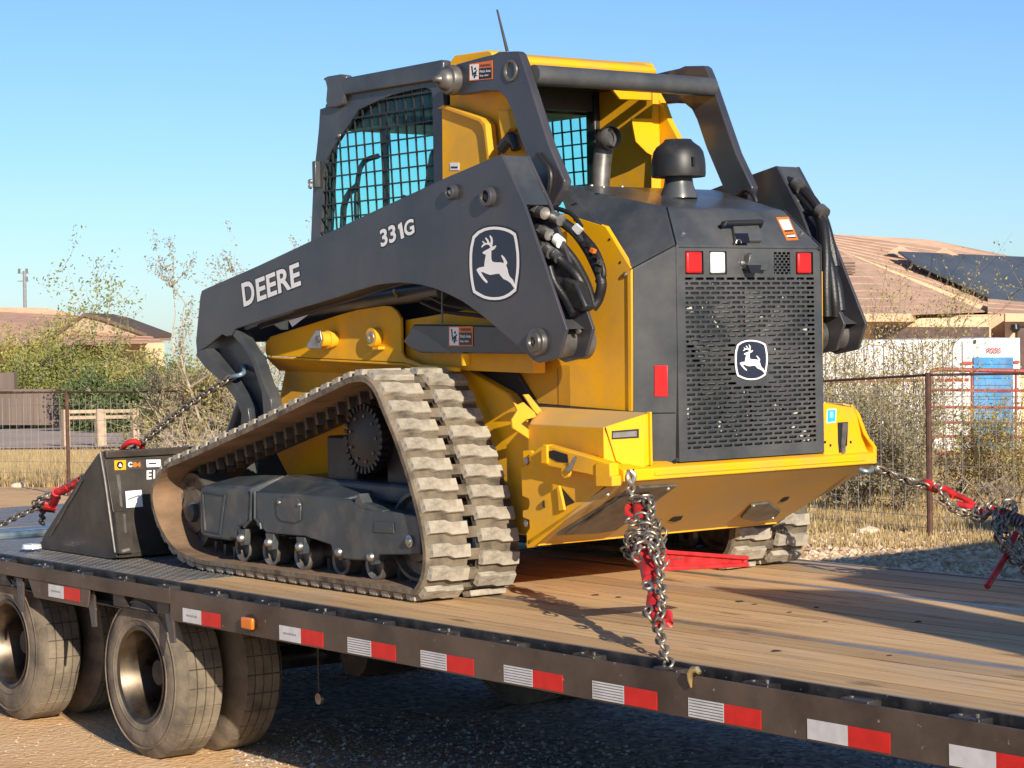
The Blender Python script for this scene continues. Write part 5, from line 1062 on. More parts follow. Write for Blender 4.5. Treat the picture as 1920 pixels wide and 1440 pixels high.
yd = bslab('yellow_decal', [(214,863.5),(236,862.5),(236,880.5),(215,881.5)], mat('decal_yellow', (.85,.42,.01), .4), bk_)
MB().prism([bk_at(225+6*cos(a_), 872+7*sin(a_), .002) for a_ in [i*pi/6 for i in range(12)]], (0,-.0005,0)).obj('emblem', BLD, bk_)
bslab('emblem_mark', [(222,874),(225,868),(229,873),(228,876)], WHT, bk_, .0004, .003)
bslab('dark_decal', [(236.5,862.5),(269,862),(269,879),(236.5,880.5)], mat('decal_grey', (.06,.05,.045), .4), bk_)
text_mb('C', bk_at(240,876,.002), bk_at(248,876,.002), bk_at(240,866,.002), .05, .0005, (0,-1,0)).obj('lettering', WHT, bk_)
text_mb('84', bk_at(249,876,.002), bk_at(264,875.5,.002), bk_at(249,867,.002), .05, .0005, (0,-1,0)).obj('lettering', ORD, bk_)
bslab('white_decal', [(274,862),(301,861.5),(302,875),(275,876)], WHT, bk_)
bslab('decal_print', [(279,868),(293,867.5),(293,870),(279,870.5)], BLD, bk_, .0004, .002)
text_mb('E1Z', bk_at(275,899,.002), bk_at(308,897,.002), bk_at(275,882,.002), .03, .0005, (0,-1,0)).obj('lettering', WHT, bk_)
bslab('paper_label', [(235,921),(265,918.5),(268,950),(237,952)], WHT, bk_)
bslab('label_print', [(240,935),(262,927),(262,930),(240,938)], FINE, bk_, .0004, .002)
bslab('back_step', [(210,960),(240,957),(244,1035),(218,1037)], BKT, bk_, .03, .0)
bslab('scraped_strip', [(217,890),(224,889),(229,950),(225,950)], GRS, bk_, .006)
bslab('scraped_strip', [(224,963),(229,963),(231,998),(228,998)], GRS, bk_, .034)
bslab('bright_scrape', [(222,1030),(236,1026),(238,1031),(224,1035)], STL, bk_, .035)
# coupler and cross parts between arms in front
MB().box((-0.66,1.98,1.02), (0.66,2.08,1.18)).obj('arm_cross_member', DRK, LD, bevel=.01)
m = MB().box((-0.62,2.10,.10), (-0.45,2.45,.48)); both('quick_coupler', m, DRK, LD, bevel=.01)
m = MB().cyl((-0.55,1.9,.95), (-0.55,2.3,.40), .035, n=14); both('tilt_cylinder', m, DRK, LD, smooth=True)

# ------------------------------------------------------------------ chains and binders
def link_mesh(L, W, r):
    mb = MB(); a = L/2-W/2; pts = []
    for sx, off in ((1, -pi/2), (-1, pi/2)):
        for k in range(4): an = off+pi*k/3; pts.append(V(sx*a+(W/2)*cos(an), (W/2)*sin(an), 0))
    n = len(pts); vs = []; fs = []; m = 6
    for i, p in enumerate(pts):
        d = (pts[(i+1)%n]-pts[i-1]).normalized(); u = V(0,0,1); w = d.cross(u)
        for k in range(m): t_ = 2*pi*k/m; vs.append(p+u*(r*cos(t_))+w*(r*sin(t_)))
    fs = [(i*m+k, i*m+(k+1)%m, ((i+1)%n)*m+(k+1)%m, ((i+1)%n)*m+k) for i in range(n) for k in range(m)]
    mb.add(vs, fs); me = mb.mesh('link', CHN, True, 60); return me
CL = link_mesh(0.050, 0.032, 0.0052); PITCH = 0.0385
def chain_links(parent, pts, smooth=8, wob=0.0, start=0):
    pts = [Vector(p) for p in pts]; dn = catmull(pts, smooth) if len(pts) > 2 else [pts[0]+(pts[1]-pts[0])*i/40 for i in range(41)]
    L_ = [0]
    for i in range(len(dn)-1): L_.append(L_[-1]+(dn[i+1]-dn[i]).length)
    s_ = PITCH/2; k = start; j = 0
    while s_ < L_[-1]-PITCH*.3:
        def P(s):
            s = min(max(s, 0), L_[-1]-1e-5); jj = 0
            while L_[jj+1] < s: jj += 1
            return dn[jj]+(dn[jj+1]-dn[jj])*((s-L_[jj])/max(1e-6, L_[jj+1]-L_[jj]))
        c = P(s_); d = (P(s_+.01)-P(s_-.01)).normalized(); u, w = frame_of(d); an = (k % 2)*pi/2+0.6+random.uniform(-wob, wob)
        y_ = u*cos(an)+w*sin(an); z_ = d.cross(y_)
        o = bpy.data.objects.new('link', CL); o.matrix_basis = Matrix(((d.x,y_.x,z_.x,c.x),(d.y,y_.y,z_.y,c.y),(d.z,y_.z,z_.z,c.z),(0,0,0,1))); link(o, parent); s_ += PITCH; k += 1
def hook(parent, p, d, s=0.05, m=REDP, name='grab_hook', roll=None):
    d = Vector(d).normalized(); u, w = frame_of(d); u = roll if roll is not None else u
    pts = [p, p+d*s*.5, p+d*s+u*s*.1, p+d*s*1.5+u*s*.45, p+d*s*1.55+u*s*.95, p+d*s*1.1+u*s*1.2, p+d*s*.8+u*s*1.05]
    return MB().tube(pts, [s*.30, s*.30, s*.33, s*.34, s*.32, s*.26, s*.20], n=10, smooth=0).obj(name, m, parent, smooth=True)
# rear-left tie-down
Atop = onY(1182, 908, -0.862); Bdk = onX(1258, 1250, -1.352); Bdk.z = -0.02
CH1 = thing('tie_down_chain', (Bdk.x, Bdk.y, 0), 'tie-down chain hanging from the bumper to the near rail, wrapped around a red binder', 'chain', 'tie-down chains')
def L1(px, py):   # point on the vertical-ish plane through the chain
    n_ = (Bdk-Atop).cross(V(0.79,-0.61,0)).normalized(); d_ = ray(px, py); return CAM+d_*((Atop-CAM).dot(n_)/d_.dot(n_))
def hooked(p, t, col): pass
MB().tube([Atop+V(0,0,.05), Atop+V(.012,-.01,.03), Atop, Atop+V(-.012,.0,.025), Atop+V(0,.01,.05)], .009, n=8, smooth=4).obj('shackle', STL, CH1, smooth=True)
chain_links(CH1, [L1(1181,914), L1(1190,945), L1(1192,965)])
chain_links(CH1, [L1(1232,1170), L1(1238,1195), L1(1247,1225), L1(1258,1256)])
BD1 = thing('ratchet_binder', (Bdk.x+.3, Bdk.y+.4, 0), 'red ratchet load binder wrapped in chain, its straight handle pointing right under the bumper', 'load binder', 'red load binders')
toC = -FW
ax0, ax1 = L1(1198, 945), L1(1228, 1155); ad = (ax1-ax0)
def AX(t_): return ax0+ad*t_
axd = ad.normalized(); side_ = axd.cross(toC).normalized(); front_ = side_.cross(axd).normalized(); 
if front_.dot(toC) < 0: front_ = -front_
MB().tube([AX(0.0), AX(.06), AX(.14), AX(.2)], [.020,.026,.024,.016], n=12).obj('end_hook', REDP, BD1, smooth=True)
MB().tube([AX(.03)+side_*.0, AX(.0)+side_*.03, AX(.07)+side_*.05, AX(.13)+side_*.03], .010, n=8, smooth=4).obj('hook_tip', REDP, BD1, smooth=True)
MB().cyl(AX(.18), AX(.36), .013, n=12).obj('screw_rod', GRS, BD1, smooth=True)
MB().lathe(AX(.30), axd, [(0,.014),(0,.026),(.10*ad.length,.030),(.12*ad.length,.045),(.22*ad.length,.045),(.24*ad.length,.030),(.42*ad.length,.026),(.42*ad.length,.012)], n=20).obj('ratchet_barrel', REDP, BD1, smooth=True)
for a_ in range(10):
    t0 = 2*pi*a_/10; u_ = side_*cos(t0)+front_*sin(t0); MB().obox(AX(.47)+u_*.046, u_*.006, axd*.018, axd.cross(u_)*.006).obj('ratchet_tooth', GRS, BD1)
MB().cyl(AX(.70), AX(.86), .013, n=12).obj('screw_rod', GRS, BD1, smooth=True)
MB().tube([AX(.84), AX(.90), AX(.98)+side_*.004, AX(1.06)-side_*.01, AX(1.06)-side_*.04, AX(.98)-side_*.045], [.018,.024,.024,.022,.018,.014], n=12).obj('end_hook', REDP, BD1, smooth=True)
h0 = L1(1236, 1050); htip = onY(1398, 1052, h0.y-.02)
hdv = (htip-h0).normalized(); hup = V(0,0,1)
hn = hdv.cross(hup).normalized()
han = MB()
for sg, w0, w1 in ((1, .030, .012), (-1, .030, .012)):
    han.prism([h0+hup*(sg*w0+.007), h0+hup*(sg*w0-.007), htip+hup*(sg*w1-.007), htip+hup*(sg*w1+.007)], hn*.020)
han.cyl(htip-hup*.019-hdv*.004, htip+hup*.019-hdv*.004, .012, n=10)
han.prism([h0-hup*.028, h0+hup*.028, h0+(htip-h0)*.95+hup*.012, h0+(htip-h0)*.95-hup*.012], hn*.006)
han.obj('handle', REDP, BD1, bevel=.003)
# wraps of surplus chain round the binder
def spiral(t0, t1, turns, r, ph=0, n=60):
    return [AX(t0+(t1-t0)*i/n)+(side_*cos(ph+2*pi*turns*i/n)+front_*sin(ph+2*pi*turns*i/n))*(r*(1+.12*sin(i*1.3))) for i in range(n+1)]
chain_links(CH1, spiral(.02, .25, 0.8, .040, 1.0), smooth=1)
chain_links(CH1, spiral(.24, .44, 2.4, .050, 0.5, 90), smooth=1, wob=.3)
chain_links(CH1, spiral(.28, .54, 1.3, .060, 2.5, 90), smooth=1, wob=.4)
chain_links(CH1, [L1(1224,1040)+front_*.06, L1(1240,1070)+front_*.045, L1(1237,1110)+front_*.04, L1(1243,1140)+front_*.04, L1(1238,1170)+front_*.03, L1(1234,1180)])
chain_links(CH1, [L1(1204,955)+front_*.04, L1(1219,955)+front_*.04, L1(1221,990)+front_*.05, L1(1213,1005)+front_*.06])
chain_links(CH1, [L1(1192,1075)+front_*.05, L1(1202,1052)+front_*.06, L1(1222,1060)+front_*.065, L1(1232,1080)+front_*.05])
chain_links(CH1, [L1(1214,1150)+front_*.02, L1(1216,1166)+front_*.02, L1(1224,1172)+front_*.02])
rg = L1(1214, 1120)+front_*.045
pts = [rg+side_*(.017*cos(a_))*1.0+axd*(.024*sin(a_)) for a_ in [i*pi/6+.6 for i in range(11)]]
MB().tube(pts, .0062, n=8).obj('slip_link', STL, BD1, smooth=True)
# hook lying on the rail
pz = onX(1300, 1262, RX-.004)
HK = thing('grab_hook', (pz.x, pz.y, pz.z), 'yellowish zinc plated hook standing over the top edge of the near rail', 'hook')
pts = [onX(*q_, RX-.008) for q_ in ((1296,1289),(1294,1276),(1294,1264),(1299,1256),(1307,1255),(1312,1262))]
MB().tube(pts, [.003,.008,.011,.011,.010,.007], n=10, smooth=0).obj('hook_body', BRASS, HK, smooth=True)
# rear-right tie-down
A2 = onY(1630, 880, -0.86); s0 = onX(2331, 1134, 1.16); E2 = V(1.16, s0.y, 0.0)
def L2(px, py):
    n_ = (E2-A2).cross(V(0.79,-0.61,0)).normalized(); d_ = ray(px, py); return CAM+d_*((A2-CAM).dot(n_)/d_.dot(n_))
E2 = L2(2331,1134)
CH2 = thing('tie_down_chain', (E2.x, E2.y, 0), 'tie-down chain running right from the bumper\'s far corner to the trailer\'s far side', 'chain', 'tie-down chains')
BD2 = thing('ratchet_binder', (1.0, -1.4, 0), 'red binder on the right tie-down chain, at the photo\'s right edge', 'load binder', 'red load binders')
MB().tube([onY(1612,880,-.84), onY(1625,884,-.86), onY(1638,880,-.86), onY(1648,877,-.87)], [.012,.017,.015,.010], n=10, smooth=4).obj('chain_hook', mat('blue_grey_hook', (.20,.24,.26), .4, metal=.5), CH2, smooth=True)
chain_links(CH2, [L2(1645,878), L2(1690,897), L2(1742,914)])
chain_links(CH2, [L2(1650,875)+V(0,0,-.012), L2(1695,893)+V(0,0,-.012), L2(1735,906)])
MB().tube([L2(1731,900), L2(1738,905), L2(1750,915), L2(1757,921)], [.005,.017,.019,.010], n=10).obj('end_hook', REDP, BD2, smooth=True)
for q0, q1, r_ in (((1762,915),(1790,930),.020), ((1785,925),(1830,950),.016), ((1795,945),(1848,965),.018), ((1845,955),(1885,968),.022), ((1880,962),(1960,1000),.028)):
    MB().tube([L2(*q0), L2((q0[0]+q1[0])/2, (q0[1]+q1[1])/2-3), L2(*q1)], r_*.8, n=12).obj('binder_body', REDP, BD2, smooth=True)
for k in range(8): MB().lathe(L2(1890+k*7, 970+k*2.7), (E2-A2), [(-.004,.020),(-.004,.029),(.004,.029),(.004,.020)], n=16).obj('ratchet_tooth', GRS, BD2, smooth=True)
MB().tube([L2(1905,1000), L2(1885,1045), L2(1851,1100)], .0125, n=8).obj('handle', REDP, BD2, smooth=True)
f2 = toC*.04
chain_links(CH2, [L2(1752,905)+f2, L2(1765,930)+f2, L2(1775,945)+f2, L2(1800,960)+f2, L2(1830,958)])
chain_links(CH2, [L2(1830,945)+f2, L2(1825,970)+f2, L2(1845,965)+f2, L2(1850,945)+f2, L2(1862,955)+f2, L2(1868,975)+f2, L2(1865,990)+f2, L2(1870,1010), L2(1890,1035), L2(1905,1055)], wob=.3)
chain_links(CH2, [L2(1872,965)+f2, L2(1885,942)+f2, L2(1898,950)+f2, L2(1880,985)+f2, L2(1885,1010)+f2, L2(1905,1040), L2(1930,1065), L2(1950,1040), L2(1960,1010)], wob=.4)
chain_links(CH2, [L2(1862,960)+f2*1.5, L2(1862,985)+f2, L2(1870,1010)+f2, L2(1880,1025)+f2, L2(1900,1045)+f2, L2(1925,1060)], wob=.4, start=1)
chain_links(CH2, [L2(1912,980)+f2, L2(1914,1020)+f2, L2(1916,1060)+f2, L2(1930,1075)], wob=.4)
chain_links(CH2, [L2(1960,1000), L2(2100,1055), L2(2320,1130)])
# front chain from the arm's leg down over the bucket to the front deck
A3 = onX(442, 702, -0.80); E3 = onZ(-60, 1012, 0.0)
def L3(px, py):
    n_ = (E3-A3).cross(V(0.79,-0.61,0)).normalized(); d_ = ray(px, py); return CAM+d_*((A3-CAM).dot(n_)/d_.dot(n_))
CH3 = thing('tie_down_chain', (E3.x, E3.y, 0), 'tie-down chain slanting from the loader arm\'s lower end behind the bucket to the deck plate', 'chain', 'tie-down chains')
MB().tube([onX(457,687,-.74), onX(458,697,-.77), onX(450,703,-.80), onX(440,705,-.81), onX(430,708,-.80)], [.012,.014,.013,.012,.009], n=10, smooth=4).obj('chain_hook', mat('pale_blue_hook', (.22,.34,.40), .35, metal=.4), CH3, smooth=True)
chain_links(CH3, [L3(436,706), L3(360,755), L3(300,802), L3(262,834)])
chain_links(CH3, [L3(262,836), L3(180,880), L3(128,912), L3(100,937), L3(60,955), L3(0,984), L3(-60,1012)])
chain_links(CH3, [L3(100,925), L3(84,930), L3(70,940), L3(60,950)], wob=.4)
o_ = onX(79, 960, .35)
MB().tube([L3(228,845), L3(236,833), L3(250,828), L3(262,832), L3(268,842), L3(262,850)], .014, n=10, smooth=4).obj('grab_hook', REDP, CH3, smooth=True)
BD3 = thing('ratchet_binder', (0, 4.0, 0), 'red binder on the front chain, left of the bucket\'s slanting side', 'load binder', 'red load binders')
for q0, q1, r_ in (((82,944),(104,948),.030), ((98,945),(106,922),.026), ((104,925),(128,912),.020), ((118,920),(150,900),.020)):
    MB().tube([L3(*q0), L3((q0[0]+q1[0])/2+1, (q0[1]+q1[1])/2), L3(*q1)], r_, n=10).obj('binder_body', REDP, BD3, smooth=True)
MB().tube([L3(60,952), L3(104,957)], .014, n=8).obj('handle', mat('dark_red_grip', (.10,.03,.03), .5), BD3, smooth=True)
MB().lathe(onZ(60,1028,.02), (0,0,1), [(0,.05),(.02,.045),(.025,0)], n=16).obj('deck_light', LENS, TR, smooth=True)
chain_links(CH3, [L3(79,955), L3(79,968), L3(78,984)])

# ------------------------------------------------------------------ vegetation
def leaf_mat(name, c1, c2):
    m = mat(name, c1, 0.6, var=0.1); t = m.node_tree; b = t.nodes['Principled BSDF']
    ge = N(t, 'ShaderNodeNewGeometry'); r = N(t, 'ShaderNodeValToRGB'); r.color_ramp.elements[0].color = (*c1, 1); r.color_ramp.elements[1].color = (*c2, 1)
    t.links.new(ge.outputs['Random Per Island'], r.inputs[0]); t.links.new(r.outputs[0], b.inputs['Base Color'])
    tr = N(t, 'ShaderNodeBsdfTranslucent'); t.links.new(r.outputs[0], tr.inputs[0]); mx = N(t, 'ShaderNodeMixShader'); mx.inputs[0].default_value = 0.3
    o = t.nodes['Material Output']; t.links.new(b.outputs[0], mx.inputs[1]); t.links.new(tr.outputs[0], mx.inputs[2]); t.links.new(mx.outputs[0], o.inputs[0]); return m
LF_OLIVE = leaf_mat('olive_leaves', (0.30, 0.26, 0.07), (0.55, 0.45, 0.15))
LF_GREEN = leaf_mat('green_leaves', (0.17, 0.20, 0.05), (0.36, 0.35, 0.09))
LF_DEEP = leaf_mat('deep_green_leaves', (0.09, 0.13, 0.05), (0.21, 0.25, 0.08))
LF_GREY = leaf_mat('grey_green_leaves', (0.24, 0.21, 0.11), (0.44, 0.38, 0.21))
LF_YEL = leaf_mat('yellow_green_leaves', (0.32, 0.30, 0.06), (0.55, 0.48, 0.11))
BARK = mat('pale_twig_bark', (0.42, 0.34, 0.26), 0.9, var=0.3)
BARKD = mat('dark_twig_bark', (0.22, 0.165, 0.12), 0.9, var=0.3)
STRAW = leaf_mat('dry_straw', (0.42, 0.29, 0.12), (0.66, 0.50, 0.25))
def leaves_mesh(pts, size, rng, m, name, aspect=0.45):
    pts = np.array(pts); n = len(pts); a = rng.randn(n, 3); a /= np.linalg.norm(a, axis=1)[:, None]; b_ = rng.randn(n, 3); b_ -= a*(a*b_).sum(1)[:, None]; b_ /= np.linalg.norm(b_, axis=1)[:, None]
    s = size*(0.6+0.8*rng.rand(n, 1)); v = np.stack([pts-a*s, pts+b_*s*aspect, pts+a*s, pts-b_*s*aspect], 1).reshape(-1, 3)
    me = bpy.data.meshes.new(name); me.from_pydata(v.tolist(), [], [(4*i, 4*i+1, 4*i+2, 4*i+3) for i in range(n)]); me.materials.append(m); return me
def grow(rng, base, h, spread, nstem, depth, r0, up=1.0, kink=0.35, leafd=10, lsize=0.02, leafspread=0.05, sub=4, droop=0.0):
    """returns (stem MB, leaf points) of a plant with its foot at base"""
    mb = MB(); lp_ = []
    def branch(p, d, L, r, lev):
        n = 5; pts = [p]; q = p; dd = d
        for i in range(n):
            dd = (dd+Vector(rng.randn(3)*kink*0.6)+Vector((0, 0, up*0.10-droop*lev*0.08))).normalized(); q = q+dd*(L/n); pts.append(q)
        mb.tube(pts, [r*(1-0.75*i/n) for i in range(n+1)], n=4 if lev == 0 else 3, cap=False)
        if lev < depth:
            for k in range(sub):
                i = rng.randint(1, n+1); t_ = (pts[i]-pts[i-1]).normalized(); nd = (t_*0.6+Vector(rng.randn(3))*0.62+Vector((0, 0, 0.15*up))).normalized()
                branch(pts[i], nd, L*(0.42+0.22*rng.rand()), r*0.5, lev+1)
        if lev >= depth-1:
            for k in range(int(leafd)):
                i = rng.randint(1, n+1); f_ = rng.rand(); c = pts[i-1]*(1-f_)+pts[i]*f_; lp_.append(tuple(c+Vector(rng.randn(3)*leafspread)))
    for s_ in range(nstem):
        a = rng.rand()*2*pi; t_ = spread*(0.3+0.7*rng.rand()); d = Vector((cos(a)*t_, sin(a)*t_, 1)).normalized()
        branch(Vector(base)+Vector((rng.randn()*.04, rng.randn()*.04, -.05)), d, h*(0.65+.35*rng.rand()), r0, 0)
    return mb, lp_
def plant(name, base, label, cat, seed, leafm, bark=BARK, group=None, **k):
    rng = np.random.RandomState(seed); base = Vector(base); t_ = thing(name, tuple(base), label, cat, group)
    mb, lp_ = grow(rng, base, **{a: b_ for a, b_ in k.items() if a != 'lsize'}, lsize=k.get('lsize', .02))
    nm = 'trunk' if 'tree' in name else 'stems'
    mb.obj(nm, bark, t_)
    if lp_:
        me = leaves_mesh(lp_, k.get('lsize', .02), rng, leafm, 'foliage'); o = bpy.data.objects.new('foliage', me); link(o, t_)
    return t_
def gp(px, d):  # ground point under image column px at forward distance d
    p = at(px, 700, d); return V(p.x, p.y, ground_h(p.x, p.y))
# airy mesquites behind the loader's front
plant('mesquite_tree', gp(425, 27), 'tall sparse mesquite tree with pale drooping twigs, highest crown left of the loader arm', 'tree', 3, LF_GREY, group='mesquites behind the fence', h=2.05, spread=.32, nstem=6, depth=3, r0=.028, up=1.3, kink=.30, leafd=18, lsize=.019, leafspread=.028, sub=4)
plant('mesquite_tree', gp(315, 28), 'sparse grey-green mesquite tree just left of the tall one, twigs against the sky', 'tree', 11, LF_GREY, group='mesquites behind the fence', h=1.45, spread=.6, nstem=6, depth=3, r0=.026, up=.9, kink=.35, leafd=18, lsize=.019, leafspread=.028, sub=4)
plant('mesquite_tree', gp(455, 26), 'dense low mesquite of tangled pale branches behind the loader arm\'s front leg', 'tree', 12, LF_OLIVE, group='mesquites behind the fence', h=1.3, spread=1.1, nstem=6, depth=2, r0=.018, up=.6, kink=.4, leafd=16, lsize=.022, leafspread=.05, sub=4)
# dead tangled brush
plant('brush', gp(330, 24), 'leafless tangled pale brush below the mesquites, behind the slanting chain', 'shrub', 21, STRAW, h=1.15, spread=1.7, nstem=7, depth=2, r0=.010, up=.2, kink=.45, leafd=3, lsize=.012, leafspread=.02, sub=5, droop=.5)
plant('brush', gp(420, 23), 'leafless pale brush touching the lower end of the loader arm', 'shrub', 22, STRAW, h=1.2, spread=1.5, nstem=7, depth=2, r0=.010, up=.3, kink=.45, leafd=3, lsize=.012, leafspread=.02, sub=5, droop=.4)
plant('brush', gp(215, 25), 'low dry twiggy brush by the wooden rail fence', 'shrub', 23, STRAW, h=.6, spread=1.6, nstem=12, depth=2, r0=.007, up=.2, kink=.45, leafd=3, lsize=.012, leafspread=.02, sub=4)
# green shrubs of the left middle distance
Lsh = [(12,612,108,LF_YEL,'bushy yellow-green tree at the left edge in front of the tiled house'), (92,606,110,LF_YEL,'rounded yellow-green tree right of the one at the photo\'s left edge'), (150,618,106,LF_GREEN,'mid green tree rising over the end of the brown wall'), (205,668,98,LF_GREEN,'green tree low under the gabled roof, behind the wooden rail fence'), (262,672,92,LF_OLIVE,'olive tree behind the smaller mesquite'), (325,664,88,LF_GREEN,'green tree behind the tangled pale brush'), (395,668,84,LF_OLIVE,'olive tree low behind the tall mesquite'), (455,664,80,LF_OLIVE,'olive tree half hidden by the loader arm\'s leg'), (165,700,90,LF_DEEP,'dark green low bush just right of the brown wall'), (225,712,84,LF_DEEP,'dark green low bush between the rail fence and the green trees'), (50,655,104,LF_GREEN,'green bush between the two yellow-green trees, above the brown wall')]
for i, (px, ty_, d, lm, lb) in enumerate(Lsh):
    b_ = gp(px, d); h_ = at(px, ty_, d).z-b_.z
    plant('desert_tree', b_, lb, 'tree', 40+i, lm, group='green trees left of the loader', h=h_*.78, spread=.62, nstem=11, depth=2, r0=.05, up=.7, kink=.33, leafd=34, lsize=.075, leafspread=.22, sub=5)
# creosote and palo verde right of the loader
Rsh = [(1570,26,1.5,LF_OLIVE,16,'dense olive creosote bush just right of the bumper, against the fence'), (1640,25,1.9,LF_OLIVE,14,'tall thin-stemmed creosote bush with sprigs in front of the long house window'), (1705,24.5,2.0,LF_OLIVE,16,'tallest creosote bush, its sprigs reaching the roof edge left of the brown post'), (1610,22.5,1.1,LF_GREY,16,'grey twiggy low bush behind the fence left of the brown post'), (1685,22,1.05,LF_GREY,16,'grey twiggy low bush at the brown fence post'), (1790,25,.95,LF_OLIVE,9,'olive creosote bush in front of the red pipe gate\'s left half'), (1850,24.5,.85,LF_OLIVE,9,'olive creosote bush in front of the blue roll-up door'), (1915,24,1.0,LF_OLIVE,9,'olive creosote bush at the right edge of the photo'), (1560,23,1.3,LF_OLIVE,14,'low olive bush directly behind the bumper\'s right tower')]
for i, (px, d, h, lm, ns, lb) in enumerate(Rsh):
    plant('creosote_bush', gp(px, d), lb, 'shrub', 70+i, lm, BARKD if i % 3 else BARK, 'creosote bushes behind the wire fence', h=h*.97, spread=.5, nstem=ns, depth=2, r0=.009, up=1.1, kink=.22, leafd=12, lsize=.017, leafspread=.04, sub=5)
plant('bush', gp(1868, 21.4), 'small bare dark bush with a thick stump on the sand right of the post', 'shrub', 95, LF_GREY, BARKD, h=.6, spread=1.1, nstem=9, depth=2, r0=.014, up=.5, kink=.35, leafd=1, lsize=.01, leafspread=.02, sub=4)
plant('mesquite_branch', gp(1800, 22.2), 'fallen pale crooked branch leaning behind the fence in front of the red gate', 'branch', 96, LF_GREY, BARK, h=1.2, spread=2.2, nstem=3, depth=1, r0=.02, up=.1, kink=.2, leafd=0, lsize=.01, leafspread=.02, sub=3)
plant('palo_verde_tree', gp(110, 118), 'small feathery tree top just over the tiled roof on the left', 'tree', 98, LF_GREEN, h=6.5, spread=.4, nstem=6, depth=2, r0=.06, up=1, kink=.3, leafd=25, lsize=.10, leafspread=.25, sub=4)
# dry grass: uncountable tufts of blades
def grass(name, n, region, hmin, hmax, seed, label):
    rng = np.random.RandomState(seed); P = np.array([region(rng) for _ in range(n)]); k = 7
    base = np.repeat(P, k, 0); m = len(base); z = np.array([ground_h(x, y) for x, y in base]); a = rng.rand(m)*6.283; h = hmin+(hmax-hmin)*rng.rand(m)**1.5; ln = h*rng.rand(m)*0.6; w = 0.006+0.004*rng.rand(m)
    off = rng.randn(m, 2)*0.05; bx_ = base[:, 0]+off[:, 0]; by_ = base[:, 1]+off[:, 1]; ca, sa = np.cos(a), np.sin(a)
    v = np.stack([np.c_[bx_-sa*w, by_+ca*w, z], np.c_[bx_+sa*w, by_-ca*w, z], np.c_[bx_+ca*ln, by_+sa*ln, z+h]], 1).reshape(-1, 3)
    me = bpy.data.meshes.new(name); me.from_pydata(v.tolist(), [], [(3*i, 3*i+1, 3*i+2) for i in range(m)]); me.materials.append(STRAW)
    o = bpy.data.objects.new(name, me); COL.objects.link(o); tag(o, label, 'grass', kind='stuff')
grass('dry_grass', 2600, reg_px(-60, 190, 862, 914), .10, .34, 5, 'band of dry straw-coloured grass left of the bucket')
grass('dry_grass', 1200, reg_px(-60, 420, 835, 880), .03, .10, 6, 'thin dry grass beside the road behind the bucket')
grass('dry_grass', 3000, reg_px(1500, 1990, 905, 1000), .03, .12, 7, 'dry straw-coloured grass under the wire fence right of the loader')
grass('dry_grass', 1300, reg_px(1500, 1990, 868, 935), .02, .08, 8, 'dry grass on the sand behind the wire fence')
grass('dry_grass', 900, reg_px(1500, 1990, 990, 1030), .02, .08, 9, 'sparse dry grass at the edge of the gravel')

# ------------------------------------------------------------------ fences
RUST = mat('rusty_brown_steel', (0.10, 0.045, 0.030), 0.8, var=0.3, vscale=12)
WIRE = mat('grey_fence_wire', (0.34, 0.31, 0.28), 0.5, metal=.5)
fp = [(2100,693,18.2),(1740,703,19.3),(1350,722,21.8),(900,730,24.2),(345,733,27.6),(125,735,29.8),(-160,737,32.0)]
WF = thing('wire_fence', tuple(gp(1740, 19.3)), 'brown post and wire mesh fence running behind the trailer', 'fence')
tops = []
for px, py, d in fp:
    p = at(px, py, d); gz = ground_h(p.x, p.y); tops.append(p)
    MB().cyl((p.x, p.y, gz-.15), (p.x, p.y, p.z+.02), .026, n=8).obj('post', RUST, WF, smooth=True)
for a, c in zip(tops, tops[1:]): MB().tube([a, (a+c)/2+V(0,0,-.01), c], .013, n=6).obj('top_rail', RUST, WF)
wm_ = MB(); sl2 = MB()
for a, c in zip(tops, tops[1:]):
    L_ = (c-a).length; n = int(L_/0.155)
    ga, gc = ground_h(a.x, a.y), ground_h(c.x, c.y)
    for i in range(n+1):
        f_ = i/n; p = a+(c-a)*f_; g_ = ga+(gc-ga)*f_; wm_.cyl((p.x, p.y, g_+.08), (p.x, p.y, p.z-.08), .0034, n=3, cap=False)
    for h_ in (.08, .18, .30, .45, .62, .80, 1.0, 1.22):
        wm_.cyl((a.x, a.y, ga+h_), (c.x, c.y, gc+h_), .0030, n=3, cap=False)
o = wm_.obj('wire_mesh', WIRE, WF); o['kind'] = 'stuff'
# wooden rail fence
WDP = mat('bleached_rail_wood', (0.48, 0.35, 0.24), 0.8, var=0.2, vscale=8)
RF = thing('rail_fence', tuple(gp(122, 60)), 'low bleached wooden two-rail fence beyond the road, right of the brown wall', 'fence')
rp_ = [at(122,772,60), at(185,771,60), at(252,770,61)]
for p in (rp_[0], rp_[1], at(190,772,60.2), rp_[2]): MB().box((p.x-.09,p.y-.09,ground_h(p.x,p.y)-.1), (p.x+.09,p.y+.09,p.z+.06)).obj('post', WDP, RF)
for dz in (0, -.16):
    for a, c in ((rp_[0], rp_[1]), (rp_[1], rp_[2])): MB().prism([a+V(0,0,dz-.045), c+V(0,0,dz-.045), c+V(0,0,dz+.045), a+V(0,0,dz+.045)], (-.04,-.05,0)).obj('rail', WDP, RF)
